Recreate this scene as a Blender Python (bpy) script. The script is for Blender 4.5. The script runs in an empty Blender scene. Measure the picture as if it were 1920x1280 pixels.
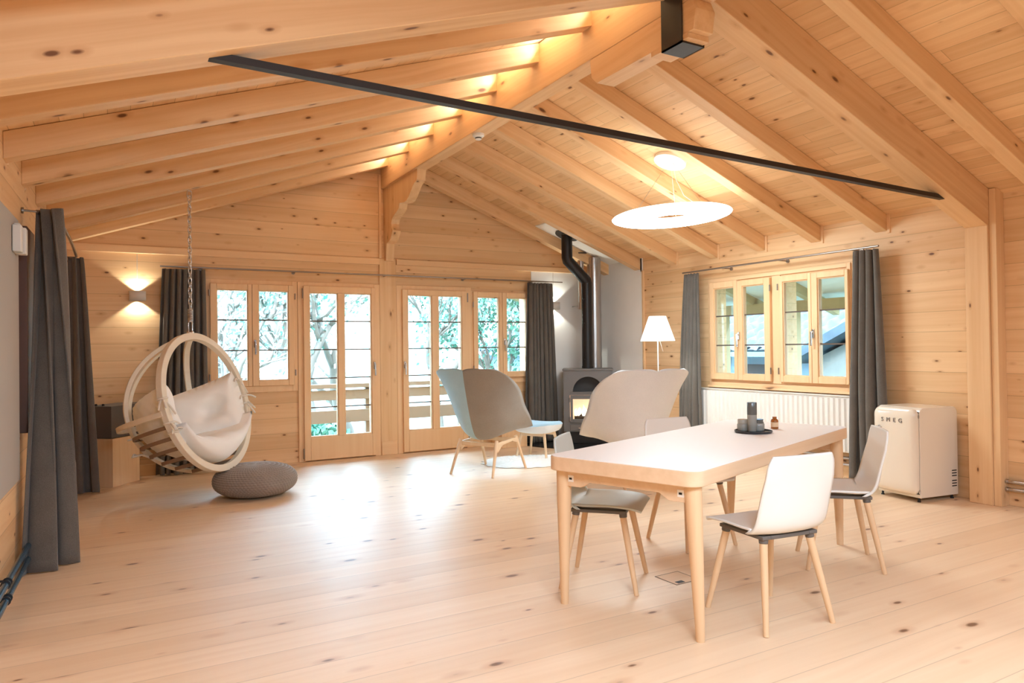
import bpy, bmesh, math, random
from mathutils import Matrix, Vector
pi = math.pi
rnd = random.Random(7)
SC = bpy.context.scene
COL = SC.collection
sin, cos, sqrt = math.sin, math.cos, math.sqrt

# ------------------------------------------------------------------ materials
def lin(c):
    return tuple((v / 12.92 if v <= .04045 else ((v + .055) / 1.055) ** 2.4) for v in (x / 255 for x in c)) + (1,)

class NT:
    def __init__(s, name):
        s.m = bpy.data.materials.new(name); s.m.use_nodes = True
        s.t = s.m.node_tree; s.t.nodes.clear()
        s.out = s.t.nodes.new('ShaderNodeOutputMaterial')
    def n(s, typ, ins=None, **kw):
        nd = s.t.nodes.new('ShaderNode' + typ)
        for k, v in kw.items(): setattr(nd, k, v)
        for k, v in (ins or {}).items(): s.set(nd.inputs[k], v)
        return nd
    def set(s, sock, v):
        if isinstance(v, bpy.types.NodeSocket): s.t.links.new(v, sock)
        else: sock.default_value = v
    def math(s, op, a, b=0.0, c=0.0, clamp=False):
        nd = s.n('Math', operation=op); nd.use_clamp = clamp
        for i, v in enumerate((a, b, c)): s.set(nd.inputs[i], v)
        return nd.outputs[0]
    def mix(s, f, a, b, typ='MIX'):
        nd = s.n('Mix', data_type='RGBA', blend_type=typ)
        s.set(nd.inputs[0], f); s.set(nd.inputs[6], a); s.set(nd.inputs[7], b)
        return nd.outputs[2]
    def ramp(s, f, stops):
        nd = s.n('ValToRGB'); s.set(nd.inputs[0], f)
        el = nd.color_ramp.elements
        while len(el) < len(stops): el.new(.5)
        for e, (p, c) in zip(el, stops): e.position = p; e.color = c if len(c) == 4 else tuple(c) + (1,)
        return nd.outputs[0]
    def bsdf(s, **ins):
        p = s.n('BsdfPrincipled')
        for k, v in ins.items(): s.set(p.inputs[k.replace('_', ' ')], v)
        s.t.links.new(p.outputs[0], s.out.inputs[0])
        return p

def plain(name, c, rough=.5, metal=0.0, noise=0.0, spec=.5, coat=0.0, bump=0.0, bscale=300., emit=None, estr=0., trans=0., alpha=1.):
    k = NT(name); col = lin(c)
    tc = k.n('TexCoord')
    if noise:
        nz = k.n('TexNoise', {'Vector': tc.outputs['Object'], 'Scale': 6.0, 'Detail': 4.0})
        d = tuple(v * (1 - noise) for v in col[:3]) + (1,)
        col = k.mix(nz.outputs[0], d, tuple(min(1, v * (1 + noise)) for v in col[:3]) + (1,))
    p = k.bsdf(Base_Color=col, Roughness=rough, Metallic=metal, Specular_IOR_Level=spec, Coat_Weight=coat)
    if bump:
        b = k.n('TexNoise', {'Vector': tc.outputs['Object'], 'Scale': bscale, 'Detail': 2.0})
        bp = k.n('Bump', {'Height': b.outputs[0], 'Strength': bump, 'Distance': .002})
        k.set(p.inputs['Normal'], bp.outputs[0])
    if emit:
        k.set(p.inputs['Emission Color'], lin(emit)); k.set(p.inputs['Emission Strength'], estr)
    if trans: k.set(p.inputs['Transmission Weight'], trans)
    if alpha < 1: k.set(p.inputs['Alpha'], alpha)
    return k.m

def fabric(name, c1, c2, scale=900., rough=.9, sheen=.2):
    k = NT(name); tc = k.n('TexCoord')
    n1 = k.n('TexNoise', {'Vector': tc.outputs['Object'], 'Scale': scale * .35, 'Detail': 2.0})
    n2 = k.n('TexNoise', {'Vector': tc.outputs['Object'], 'Scale': 7.0, 'Detail': 3.0})
    f = k.math('ADD', k.math('MULTIPLY', n1.outputs[0], .8), k.math('MULTIPLY', n2.outputs[0], .3), clamp=True)
    col = k.ramp(f, [(.3, lin(c1)), (.8, lin(c2))])
    p = k.bsdf(Base_Color=col, Roughness=rough, Sheen_Weight=sheen)
    bp = k.n('Bump', {'Height': n1.outputs[0], 'Strength': .25, 'Distance': .002})
    k.set(p.inputs['Normal'], bp.outputs[0])
    return k.m

def pine(name, base, dark, axes='XYZ', board=None, length=0., seam=.006, seamdark=.55, knots=1.0, rough=.5, grain=1.0,
         knot_scale=(2.2, 6.5), var=.18, spec=.35, coat=0., obj_random=False, seamjit=0., knot_size=1.):
    """axes: which object axes are (along grain, across board, depth)"""
    k = NT(name); tc = k.n('TexCoord')
    sep = k.n('SeparateXYZ', {0: tc.outputs['Object']})
    o = {'X': sep.outputs[0], 'Y': sep.outputs[1], 'Z': sep.outputs[2]}
    al, ac, de = (o[a] for a in axes)
    if obj_random:
        oi = k.n('ObjectInfo')
        rr = k.math('MULTIPLY', oi.outputs['Random'], 37.0)
        al = k.math('ADD', al, rr); ac2 = k.math('ADD', ac, k.math('MULTIPLY', oi.outputs['Random'], 11.3))
    else: ac2 = ac
    idv = 0.0
    seamf = None
    if board:
        q = k.math('DIVIDE', ac, board)
        if seamjit:
            pass
        idx = k.math('FLOOR', q)
        wn0 = k.n('TexWhiteNoise', {'W': idx}, noise_dimensions='1D')
        fr = k.math('SUBTRACT', q, idx)
        e = k.math('MINIMUM', fr, k.math('SUBTRACT', 1.0, fr))
        seamf = k.math('LESS_THAN', e, seam / board * .5)
        if length:
            l0 = k.math('ADD', k.math('DIVIDE', al, length), k.math('MULTIPLY', wn0.outputs[0], 7.3))
            li = k.math('FLOOR', l0); lf = k.math('SUBTRACT', l0, li)
            le = k.math('MINIMUM', lf, k.math('SUBTRACT', 1.0, lf))
            s2 = k.math('LESS_THAN', le, seam / length * .5)
            seamf = k.math('MAXIMUM', seamf, s2)
            key = k.math('ADD', idx, k.math('MULTIPLY', li, 17.31))
        else: key = idx
        wn = k.n('TexWhiteNoise', {'W': key}, noise_dimensions='1D')
        rv = wn.outputs[0]
        al = k.math('ADD', al, k.math('MULTIPLY', rv, 23.7))
        de = k.math('ADD', de, k.math('MULTIPLY', rv, 9.1))
    else: rv = None
    # slow warp so the grain wanders
    wv = k.n('CombineXYZ', {0: k.math('MULTIPLY', al, .9), 1: k.math('MULTIPLY', ac2, 2.5), 2: k.math('MULTIPLY', de, 2.5)})
    wz = k.n('TexNoise', {'Vector': wv.outputs[0], 'Scale': 1.0, 'Detail': 1.0})
    acw = k.math('ADD', ac2, k.math('MULTIPLY', wz.outputs[0], .10))
    gv = k.n('CombineXYZ', {0: k.math('MULTIPLY', al, .55), 1: k.math('MULTIPLY', acw, 20.0), 2: k.math('MULTIPLY', de, 20.0)})
    g1 = k.n('TexNoise', {'Vector': gv.outputs[0], 'Scale': 1.0, 'Detail': 3.0, 'Roughness': .55})
    gf = k.ramp(g1.outputs[0], [(.33, (0, 0, 0)), (.68, (1, 1, 1))])
    col = k.mix(k.math('MULTIPLY', gf, .42 * grain), lin(base), lin(dark))
    bn = k.n('TexNoise', {'Vector': wv.outputs[0], 'Scale': .55, 'Detail': 2.0})
    col = k.mix(k.math('MULTIPLY', bn.outputs[0], .28), col, lin(dark))
    if rv is not None and var:
        vv = k.math('ADD', 1.0 - var * .6, k.math('MULTIPLY', rv, var))
        col = k.mix(1.0, col, k.n('CombineXYZ', {0: vv, 1: k.math('POWER', vv, 1.25), 2: k.math('POWER', vv, 1.6)}).outputs[0], 'MULTIPLY')
    if knots:
        kv = k.n('CombineXYZ', {0: k.math('MULTIPLY', al, knot_scale[0]), 1: k.math('MULTIPLY', ac2, knot_scale[1]), 2: k.math('MULTIPLY', de, knot_scale[1])})
        vo = k.n('TexVoronoi', {'Vector': kv.outputs[0], 'Scale': 1.0, 'Randomness': 1.0})
        pick = k.n('SeparateColor', {0: vo.outputs['Color']})
        on = k.math('LESS_THAN', pick.outputs[0], .7 * knots)
        sz = k.math('MULTIPLY', k.math('ADD', .35, pick.outputs[1]), .16 * knot_size)
        dd = k.math('DIVIDE', vo.outputs['Distance'], sz)
        halo = k.math('MULTIPLY', k.math('SUBTRACT', 1.0, k.math('DIVIDE', dd, 2.2), clamp=True), on)
        core = k.math('MULTIPLY', k.ramp(dd, [(.55, (1, 1, 1)), (1.0, (0, 0, 0))]), on)
        col = k.mix(k.math('MULTIPLY', halo, .55), col, lin((176, 112, 58)))
        col = k.mix(k.math('MULTIPLY', core, .85), col, lin((92, 52, 26)))
    if seamf is not None:
        col = k.mix(k.math('MULTIPLY', seamf, seamdark), col, lin((95, 58, 28)))
    rg = k.math('ADD', rough - .05, k.math('MULTIPLY', g1.outputs[0], .12))
    p = k.bsdf(Base_Color=col, Roughness=rg, Specular_IOR_Level=spec, Coat_Weight=coat)
    if coat: k.set(p.inputs['Coat Roughness'], .42)
    if seamf is not None:
        bp = k.n('Bump', {'Height': k.math('SUBTRACT', 1.0, seamf), 'Strength': .35, 'Distance': .004})
        k.set(p.inputs['Normal'], bp.outputs[0])
    return k.m

PB, PD = (238, 204, 156), (208, 160, 104)
M = {}
M['floor'] = pine('pine_floor', (240, 212, 176), (220, 182, 138), 'XYZ', board=.215, seam=.004, seamdark=.34, knots=1.1, rough=.45, spec=.8, coat=.5, var=.10, knot_scale=(3.3, 7.5), knot_size=.75)
M['wall_x'] = pine('pine_wall_boards_x', PB, PD, 'XZY', board=.176, seam=.005, seamdark=.32, knots=1.3, var=.14, knot_scale=(5.0, 11.0), knot_size=.72)
M['wall_y'] = pine('pine_wall_boards_y', PB, PD, 'YZX', board=.176, seam=.005, seamdark=.32, knots=1.3, var=.14, knot_scale=(5.0, 11.0), knot_size=.72)
M['ceil'] = pine('pine_ceiling_boards', (238, 203, 154), (208, 160, 104), 'YXZ', board=.125, length=5.2, seam=.004, seamdark=.4, knots=1.0, var=.16, knot_scale=(4.2, 9.5), knot_size=.75)
M['beam'] = pine('pine_beam', (238, 203, 154), (206, 156, 102), 'XZY', knots=1.2, obj_random=True, knot_scale=(3.4, 8.5), knot_size=.8, grain=1.1)
M['beam_y'] = pine('pine_beam_y', (238, 203, 154), (206, 156, 102), 'YZX', knots=1.1, obj_random=True, knot_scale=(3.4, 8.5), knot_size=.8, grain=1.1)
M['beam_z'] = pine('pine_beam_z', PB, PD, 'ZXY', knots=1.1, obj_random=True, knot_scale=(3.4, 8.5), knot_size=.8)
M['joinery'] = pine('pine_joinery', (241, 207, 160), (222, 174, 120), 'ZXY', knots=.12, obj_random=True, grain=.7)
M['joinery_x'] = pine('pine_joinery_x', (241, 207, 160), (222, 174, 120), 'XZY', knots=.35, obj_random=True, grain=.7)
M['joinery_y'] = pine('pine_joinery_y', (241, 207, 160), (222, 174, 120), 'YZX', knots=.35, obj_random=True, grain=.7)
M['block'] = pine('pine_block', (238, 206, 162), (214, 170, 120), 'ZXY', knots=.35, obj_random=True, knot_scale=(1.6, 3.4))
M['oak'] = pine('oak_edge', (230, 200, 164), (206, 168, 126), 'XYZ', knots=0, obj_random=True, grain=.9, rough=.45)
M['oak_leg'] = pine('oak_leg', (228, 194, 152), (200, 158, 112), 'ZXY', knots=0, obj_random=True, grain=.8, rough=.45)
M['ash_leg'] = pine('ash_leg', (234, 206, 170), (210, 176, 134), 'ZXY', knots=0, obj_random=True, grain=.7, rough=.5)
M['slat'] = plain('slat_brown', (142, 118, 96), .7, noise=.1)
M['hoop'] = pine('spruce_hoop', (240, 230, 210), (220, 204, 178), 'XYZ', knots=.15, obj_random=True, grain=.7, rough=.55)
M['white_wall'] = plain('white_plaster', (244, 241, 237), .9, noise=.03)
M['white'] = plain('white_lacquer', (240, 236, 230), .35)
M['laminate'] = plain('white_laminate', (243, 238, 233), .42)
M['radiator'] = plain('radiator_enamel', (238, 234, 228), .4)
M['cream'] = plain('cream_enamel', (236, 224, 204), .22, coat=.5)
M['chrome'] = plain('chrome', (205, 203, 200), .18, metal=1.)
M['steel'] = plain('brushed_steel', (196, 192, 188), .3, metal=1.)
M['rod'] = plain('curtain_rod_steel', (150, 138, 126), .35, metal=.8)
M['black_metal'] = plain('black_steel', (48, 42, 38), .5, metal=.3)
M['flue'] = plain('black_flue_enamel', (30, 29, 30), .42, metal=.2)
M['stove'] = plain('stove_steel', (112, 108, 105), .48, metal=.35, noise=.06)
M['stove_dark'] = plain('stove_niche', (58, 55, 53), .6)
M['black'] = plain('matt_black', (16, 15, 15), .5)
M['plate'] = plain('black_floor_plate', (20, 20, 21), .18)
M['muntin'] = plain('muntin_metal', (96, 82, 70), .5)
M['curtain'] = fabric('grey_wool_curtain', (78, 72, 66), (116, 109, 100))
M['grey_box'] = plain('taupe_box', (92, 84, 78), .6)
M['cushion'] = plain('cotton_cushion', (251, 249, 245), .9, noise=.03, bump=.15, bscale=60.)
M['tie'] = plain('cotton_tie', (236, 228, 214), .9)
M['pouf'] = fabric('taupe_knit', (122, 110, 100), (158, 146, 134), 500.)
M['felt_taupe'] = fabric('taupe_felt', (138, 130, 120), (160, 151, 140), 700.)
M['felt_blue'] = fabric('pale_blue_felt', (158, 186, 202), (182, 208, 222), 700.)
M['felt_grey'] = fabric('light_grey_felt', (224, 225, 226), (240, 241, 242), 700.)
M['shell'] = plain('white_chair_shell', (232, 226, 216), .42)
M['shell_shaded'] = plain('shaded_chair_shell', (196, 198, 190), .42)  # chair shell colour darkened to carry the shadow on one chair
M['carrier'] = plain('dark_seat_carrier', (100, 92, 85), .5)
M['rug'] = plain('sheepskin', (244, 240, 234), .95, noise=.05)
M['tray'] = plain('black_tray', (36, 36, 40), .3)
M['screen'] = plain('grey_screen', (176, 170, 162), .8)
M['dark_brown'] = plain('dark_stained_wood', (74, 46, 28), .5, noise=.2)
M['device'] = plain('device_plastic', (226, 222, 214), .5)
M['pipe_blue'] = plain('blue_grey_pipe', (92, 122, 146), .25, metal=.8)
M['sconce'] = plain('sconce_plaster', (214, 208, 200), .7)
M['detector'] = plain('detector_plastic', (240, 240, 238), .45)
M['ring_light'] = plain('pendant_diffuser', (255, 252, 246), .5, emit=(255, 246, 232), estr=17.0)
M['ring_top'] = plain('pendant_top_diffuser', (255, 252, 246), .5, emit=(255, 240, 220), estr=2.6)
M['canopy'] = plain('pendant_canopy', (246, 244, 240), .5)
M['shade'] = plain('lamp_shade', (250, 244, 236), .7, emit=(255, 244, 228), estr=1.3)
M['logo'] = plain('logo_metal', (150, 146, 142), .3, metal=.6)
M['log'] = plain('charred_log', (70, 45, 32), .9, noise=.4)
M['fire_back'] = plain('glowing_firebrick', (240, 190, 150), .9, emit=(255, 190, 140), estr=.8)
M['railing'] = plain('outdoor_pale_larch', (118, 100, 84), .7, noise=.08)
M['bark'] = plain('bark', (122, 112, 104), .9, noise=.3)
M['snow_grass'] = plain('pale_grass', (132, 142, 134), .95, noise=.1)
M['rock'] = plain('pale_stone', (112, 118, 122), .9, noise=.25)
M['terracotta'] = plain('terracotta', (150, 90, 64), .8)
M['barn'] = plain('weathered_barn', (118, 114, 108), .9, noise=.25)
M['barn_dark'] = plain('dark_barn_wood', (46, 40, 38), .9, noise=.25)
M['barn_blue'] = plain('pale_render', (104, 114, 124), .9, noise=.08)
M['porch'] = plain('porch_timber', (176, 158, 118), .7, noise=.12)
M['porch_ceiling'] = plain('porch_white_boards', (225, 225, 220), .8)

def leaf_mat(name, c1, c2):
    k = NT(name); tc = k.n('TexCoord')
    nz = k.n('TexNoise', {'Vector': tc.outputs['Object'], 'Scale': 2.3, 'Detail': 3.0})
    col = k.ramp(nz.outputs[0], [(.35, lin(c1)), (.65, lin(c2))])
    k.bsdf(Base_Color=col, Roughness=.8)
    return k.m
M['leaf_a'] = leaf_mat('pale_leaf', (92, 138, 122), (156, 180, 168))
M['leaf_b'] = leaf_mat('green_leaf', (72, 122, 100), (138, 170, 150))
M['blossom'] = leaf_mat('blossom', (136, 158, 148), (192, 202, 194))

def tile_mat():
    k = NT('roof_tiles'); tc = k.n('TexCoord')
    nz = k.n('TexNoise', {'Vector': tc.outputs['Object'], 'Scale': 3., 'Detail': 3.0})
    col = k.ramp(nz.outputs[0], [(.3, lin((46, 52, 60))), (.7, lin((74, 82, 92)))])
    k.bsdf(Base_Color=col, Roughness=.7)
    return k.m
M['tiles'] = tile_mat()

def glass_mat():
    k = NT('window_glass')
    t = k.n('BsdfTransparent', {'Color': (.97, .99, .98, 1)}); g = k.n('BsdfGlossy', {'Roughness': .02})
    fr = k.n('Fresnel', {'IOR': 1.3})
    mx = k.n('MixShader', {0: fr.outputs[0], 1: t.outputs[0], 2: g.outputs[0]})
    k.t.links.new(mx.outputs[0], k.out.inputs[0]); return k.m
M['glass'] = glass_mat()
def tint_glass(name, c, body=.35):
    k = NT(name)
    t = k.n('BsdfTransparent', {'Color': lin(c)}); g = k.n('BsdfPrincipled', {'Base Color': lin(c), 'Roughness': .12})
    mx = k.n('MixShader', {0: body, 1: t.outputs[0], 2: g.outputs[0]})
    k.t.links.new(mx.outputs[0], k.out.inputs[0]); return k.m
M['jar'] = tint_glass('smoked_jar_glass', (196, 192, 182), .5)
M['jar_dark'] = tint_glass('dark_jar_glass', (120, 118, 112), .7)
M['wax'] = plain('candle_wax', (226, 222, 214), .6)
M['amber'] = tint_glass('amber_glass', (176, 108, 44), .7)
M['vase'] = tint_glass('clear_vase_glass', (244, 246, 246), .15)
M['label'] = plain('paper_label', (222, 190, 150), .8)

def flame_mat():
    k = NT('flame'); tc = k.n('TexCoord')
    sp = k.n('SeparateXYZ', {0: tc.outputs['Object']})
    f = k.math('MULTIPLY', sp.outputs[2], 4.5, clamp=True)
    col = k.ramp(f, [(.0, lin((255, 240, 205))), (.5, lin((255, 214, 150))), (1., lin((255, 176, 100)))])
    e = k.n('Emission', {'Color': col, 'Strength': 2.6})
    k.t.links.new(e.outputs[0], k.out.inputs[0]); return k.m
M['flame'] = flame_mat()

# ------------------------------------------------------------------ mesh builder
class MB:
    def __init__(s): s.bm = bmesh.new()
    def quadbox(s, P):
        """8 corner points, bottom 4 (ccw) then top 4"""
        v = [s.bm.verts.new(p) for p in P]
        for f in ((3, 2, 1, 0), (4, 5, 6, 7), (0, 1, 5, 4), (1, 2, 6, 5), (2, 3, 7, 6), (3, 0, 4, 7)):
            s.bm.faces.new([v[i] for i in f])
        return s
    def box(s, x0, x1, y0, y1, z0, z1, Mx=None):
        P = [Vector(p) for p in ((x0, y0, z0), (x1, y0, z0), (x1, y1, z0), (x0, y1, z0), (x0, y0, z1), (x1, y0, z1), (x1, y1, z1), (x0, y1, z1))]
        if Mx: P = [Mx @ p for p in P]
        return s.quadbox(P)
    def prism(s, pts, f0, f1):
        """pts: 2D outline; f0/f1 map (a,b) to 3D for the two caps"""
        a = [s.bm.verts.new(f0(*p)) for p in pts]; b = [s.bm.verts.new(f1(*p)) for p in pts]
        n = len(pts)
        s.bm.faces.new(a[::-1]); s.bm.faces.new(b)
        for i in range(n): s.bm.faces.new((a[i], a[(i + 1) % n], b[(i + 1) % n], b[i]))
        return s
    def sweep(s, path, frames, prof, closed=False, caps=True):
        """path: centre points; frames: list of (n,b); prof: function(i)->list of (u,v)"""
        rings = []
        for i, (p, (n, b)) in enumerate(zip(path, frames)):
            rings.append([s.bm.verts.new(Vector(p) + n * u + b * v) for u, v in prof(i)])
        m = len(rings[0]); N = len(rings)
        for i in range(N if closed else N - 1):
            A, B = rings[i], rings[(i + 1) % N]
            for j in range(m): s.bm.faces.new((A[j], A[(j + 1) % m], B[(j + 1) % m], B[j]))
        if caps and not closed:
            s.bm.faces.new(rings[0][::-1]); s.bm.faces.new(rings[-1])
        return s
    def tube(s, path, r, seg=12, closed=False):
        path = [Vector(p) for p in path]; N = len(path)
        fr = []; up = None
        for i in range(N):
            if closed: d = path[(i + 1) % N] - path[i - 1]
            else: d = path[min(i + 1, N - 1)] - path[max(i - 1, 0)]
            d.normalize()
            if up is None:
                up = Vector((0, 0, 1)) if abs(d.z) < .9 else Vector((1, 0, 0))
            n = up - d * up.dot(d)
            if n.length < 1e-5: n = d.orthogonal()
            n.normalize(); up = n
            fr.append((n, d.cross(n)))
        rr = r if isinstance(r, (list, tuple)) else [r] * N
        cs = [(cos(2 * pi * j / seg), sin(2 * pi * j / seg)) for j in range(seg)]
        return s.sweep(path, fr, lambda i: [(c * rr[i], q * rr[i]) for c, q in cs], closed)
    def lathe(s, prof, c=(0, 0, 0), seg=32, cap=True):
        rings = []
        for r, z in prof:
            rings.append([s.bm.verts.new((c[0] + max(r, 1e-4) * cos(2 * pi * j / seg), c[1] + max(r, 1e-4) * sin(2 * pi * j / seg), c[2] + z)) for j in range(seg)])
        for A, B in zip(rings, rings[1:]):
            for j in range(seg): s.bm.faces.new((A[j], A[(j + 1) % seg], B[(j + 1) % seg], B[j]))
        if cap:
            s.bm.faces.new(rings[0][::-1]); s.bm.faces.new(rings[-1])
        return s
    def grid(s, f, nu, nv, closeu=False):
        V = [[s.bm.verts.new(f(i / nu, j / nv)) for j in range(nv + 1)] for i in range(nu + (0 if closeu else 1))]
        n = len(V)
        for i in range(n if closeu else n - 1):
            A, B = V[i], V[(i + 1) % n]
            for j in range(nv): s.bm.faces.new((A[j], B[j], B[j + 1], A[j + 1]))
        return s
    def build(s, name, mat, parent=None, Mx=None, loc=None, smooth=True, bevel=0., bseg=2, sub=0, solid=0., weld=0., ang=35., local=False):
        bm = s.bm
        if weld: bmesh.ops.remove_doubles(bm, verts=bm.verts, dist=weld)
        bmesh.ops.recalc_face_normals(bm, faces=bm.faces)
        if loc is not None: Mx = Matrix.Translation(Vector(loc))
        if Mx is not None and not local: bm.transform(Mx.inverted())
        me = bpy.data.meshes.new(name); bm.to_mesh(me); bm.free()
        mats = mat if isinstance(mat, list) else [mat]
        for q in mats: me.materials.append(q)
        if smooth:
            me.polygons.foreach_set('use_smooth', [True] * len(me.polygons))
            if ang < 180: me.set_sharp_from_angle(angle=math.radians(ang))
        o = bpy.data.objects.new(name, me); COL.objects.link(o)
        if parent: o.parent = parent
        if Mx is not None: o.matrix_local = Mx
        if solid:
            d = o.modifiers.new('solid', 'SOLIDIFY'); d.thickness = solid; d.offset = 0
        if bevel:
            d = o.modifiers.new('bevel', 'BEVEL'); d.width = bevel; d.segments = bseg; d.limit_method = 'ANGLE'
        if sub:
            d = o.modifiers.new('sub', 'SUBSURF'); d.levels = sub; d.render_levels = sub
        return o

def tag(o, label=None, cat=None, group=None, kind=None):
    if label: o['label'] = label
    if cat: o['category'] = cat
    if group: o['group'] = group
    if kind: o['kind'] = kind
    return o
def struct(o, label=None, cat=None):
    return tag(o, label, cat, None, 'structure')
def empty(name, loc=(0, 0, 0), rz=0., label=None, cat=None, group=None, kind=None, Mx=None):
    o = bpy.data.objects.new(name, None); COL.objects.link(o); o.empty_display_size = .1
    if Mx is not None: o.matrix_world = Mx
    else:
        o.location = loc; o.rotation_euler = (0, 0, rz)
    return tag(o, label, cat, group, kind)
def dup(root, loc, rz, label, group=None):
    kids = [c for c in COL.objects if c.parent == root]
    r = root.copy(); COL.objects.link(r); r.location = loc; r.rotation_euler = (0, 0, rz)
    tag(r, label, None, group)
    for ch in kids:
        c = ch.copy(); COL.objects.link(c); c.parent = r
        for g in [q for q in COL.objects if q.parent == ch]:
            d = g.copy(); COL.objects.link(d); d.parent = c
    return r
def T(x, y, z): return Matrix.Translation(Vector((x, y, z)))
def RZ(a): return Matrix.Rotation(a, 4, 'Z')
def lerp(a, b, t): return a + (b - a) * t
def smooth01(t): return t * t * (3 - 2 * t)

# ------------------------------------------------------------------ camera
yaw, pit, rol = 0.510122, 0.00965709, -0.0129031
FPX, EYE = 1334.4, 1.31
cy_, sy_, cp_, sp_ = cos(yaw), sin(yaw), cos(pit), sin(pit)
fwd = Vector((sy_ * cp_, cy_ * cp_, sp_)); r0 = Vector((cy_, -sy_, 0)); u0 = r0.cross(fwd)
rgt = r0 * cos(rol) + u0 * sin(rol); upv = u0 * cos(rol) - r0 * sin(rol)
cam = bpy.data.cameras.new('camera'); co = bpy.data.objects.new('camera', cam); COL.objects.link(co)
co.matrix_world = Matrix(((rgt.x, upv.x, -fwd.x, 0), (rgt.y, upv.y, -fwd.y, 0), (rgt.z, upv.z, -fwd.z, EYE), (0, 0, 0, 1)))
cam.sensor_width = 36.; cam.lens = FPX / 1920 * 36; cam.clip_start = .05; cam.clip_end = 200
SC.camera = co

# ------------------------------------------------------------------ room shell
YF, XR, YB = 8.57, 6.264, -3.0           # far wall, right wall, wall behind the camera
def xl(y): return -.533 + .0258 * (y - 4.43)   # left wall runs very slightly askew
APX, APZ = 3.01, 3.585                   # apex of the rafter undersides
EL, ER = 2.41, 2.352                     # underside of the rafters at left / right wall
XLm = -.45
RH = .155                                # rafter height, vertical
def zl(x): return EL + (APZ - EL) * (x - XLm) / (APX - XLm)
def zr(x): return ER + (APZ - ER) * (XR - x) / (XR - APX)
def zroof(x): return zl(x) if x < APX else zr(x)

struct(MB().box(-.9, XR + .25, YB - .2, YF + .25, -.12, 0).build('floor', M['floor']), 'wide light pine floorboards across the whole room', 'floor')

def wall_holes(mb, u0, u1, z0, z1, holes, f, t=.22):
    us = sorted({u0, u1, *[h[0] for h in holes], *[h[1] for h in holes]}); zs = sorted({z0, z1, *[h[2] for h in holes], *[h[3] for h in holes]})
    for a, b in zip(us, us[1:]):
        for c, d in zip(zs, zs[1:]):
            if any(h[0] <= a and b <= h[1] and h[2] <= c and d <= h[3] for h in holes): continue
            mb.quadbox([f(*p) for p in ((a, 0, c), (b, 0, c), (b, -t, c), (a, -t, c), (a, 0, d), (b, 0, d), (b, -t, d), (a, -t, d))])
def FW(u, w, z): return Vector((u, YF - w, z))         # far wall: u along X, w into the room
def RW(u, w, z): return Vector((XR - w, u, z))         # right wall: u along Y
FH = [(.95, 1.83, .93, 2.06), (1.965, 2.83, .0, 2.075), (3.2, 4.08, .0, 2.065), (4.2, 5.045, .935, 2.055)]
RHo = [(4.44, 5.24, .93, 2.035), (5.39, 6.26, .93, 2.035)]
mb = MB(); wall_holes(mb, -.9, XR + .22, 0, 2.44, FH, FW); struct(mb.build('wall_far', M['wall_x'], smooth=False), 'far pine board wall with the two glazed doors and two windows', 'wall')
g = [(-.9, 2.44), (XR + .22, 2.44), (XR + .22, zr(XR + .22) + RH + .04), (APX, APZ + RH + .04), (-.9, zl(-.9) + RH + .04)]
struct(MB().prism(g, lambda a, b: (a, YF, b), lambda a, b: (a, YF + .22, b)).build('wall_far_gable', M['wall_x'], smooth=False), 'triangular pine board gable above the far wall', 'wall')
mb = MB(); wall_holes(mb, YB, YF + .22, 0, ER + RH + .02, RHo, RW); struct(mb.build('wall_right', M['wall_y'], smooth=False), 'right pine board wall with the double window', 'wall')
mb = MB(); mb.quadbox([(xl(YB), YB, 0), (xl(YF), YF, 0), (xl(YF) - .2, YF, 0), (xl(YB) - .2, YB, 0)] + [(xl(YB), YB, EL + RH), (xl(YF), YF, EL + RH), (xl(YF) - .2, YF, EL + RH), (xl(YB) - .2, YB, EL + RH)])
struct(mb.build('wall_left', M['wall_y'], smooth=False), 'left pine board wall', 'wall')
g = [(-.95, 0), (XR + .22, 0), (XR + .22, zr(XR + .22) + RH + .04), (APX, APZ + RH + .04), (-.95, zl(-.95) + RH + .04)]
struct(MB().prism(g, lambda a, b: (a, YB, b), lambda a, b: (a, YB - .2, b)).build('wall_front', M['dark_brown'], smooth=False), 'pine wall behind the camera', 'wall')  # unseen wall, coloured dark brown to bounce less light onto the rafters

# ceiling planks, one board layer per slope, in a frame that follows the slope
def slope_frame(x0, z0, x1, z1):
    d = Vector((x1 - x0, 0, z1 - z0)).normalized(); n = Vector((-d.z, 0, d.x))
    if n.z < 0: n = -n
    y = n.cross(d)
    return Matrix(((d.x, y.x, n.x, x0), (0, y.y, n.y, 0), (d.z, y.z, n.z, z0), (0, 0, 0, 1)))
SLt = slope_frame(XLm, EL, APX, APZ); SRt = slope_frame(XR, ER, APX, APZ)
for S, x0, f, nm, lb in ((SLt, -.95, zl, 'ceiling', 'left slope of the pine board ceiling'), (SRt, XR + .25, zr, 'ceiling', 'right slope of the pine board ceiling')):
    P = [(x0, f(x0) + RH), (APX, APZ + RH), (APX, APZ + RH + .05), (x0, f(x0) + RH + .05)]
    struct(MB().prism(P, lambda a, b: (a, YB - .2, b), lambda a, b: (a, YF + .24, b)).build(nm, M['ceil'], Mx=S, smooth=False), lb, 'ceiling')

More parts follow.
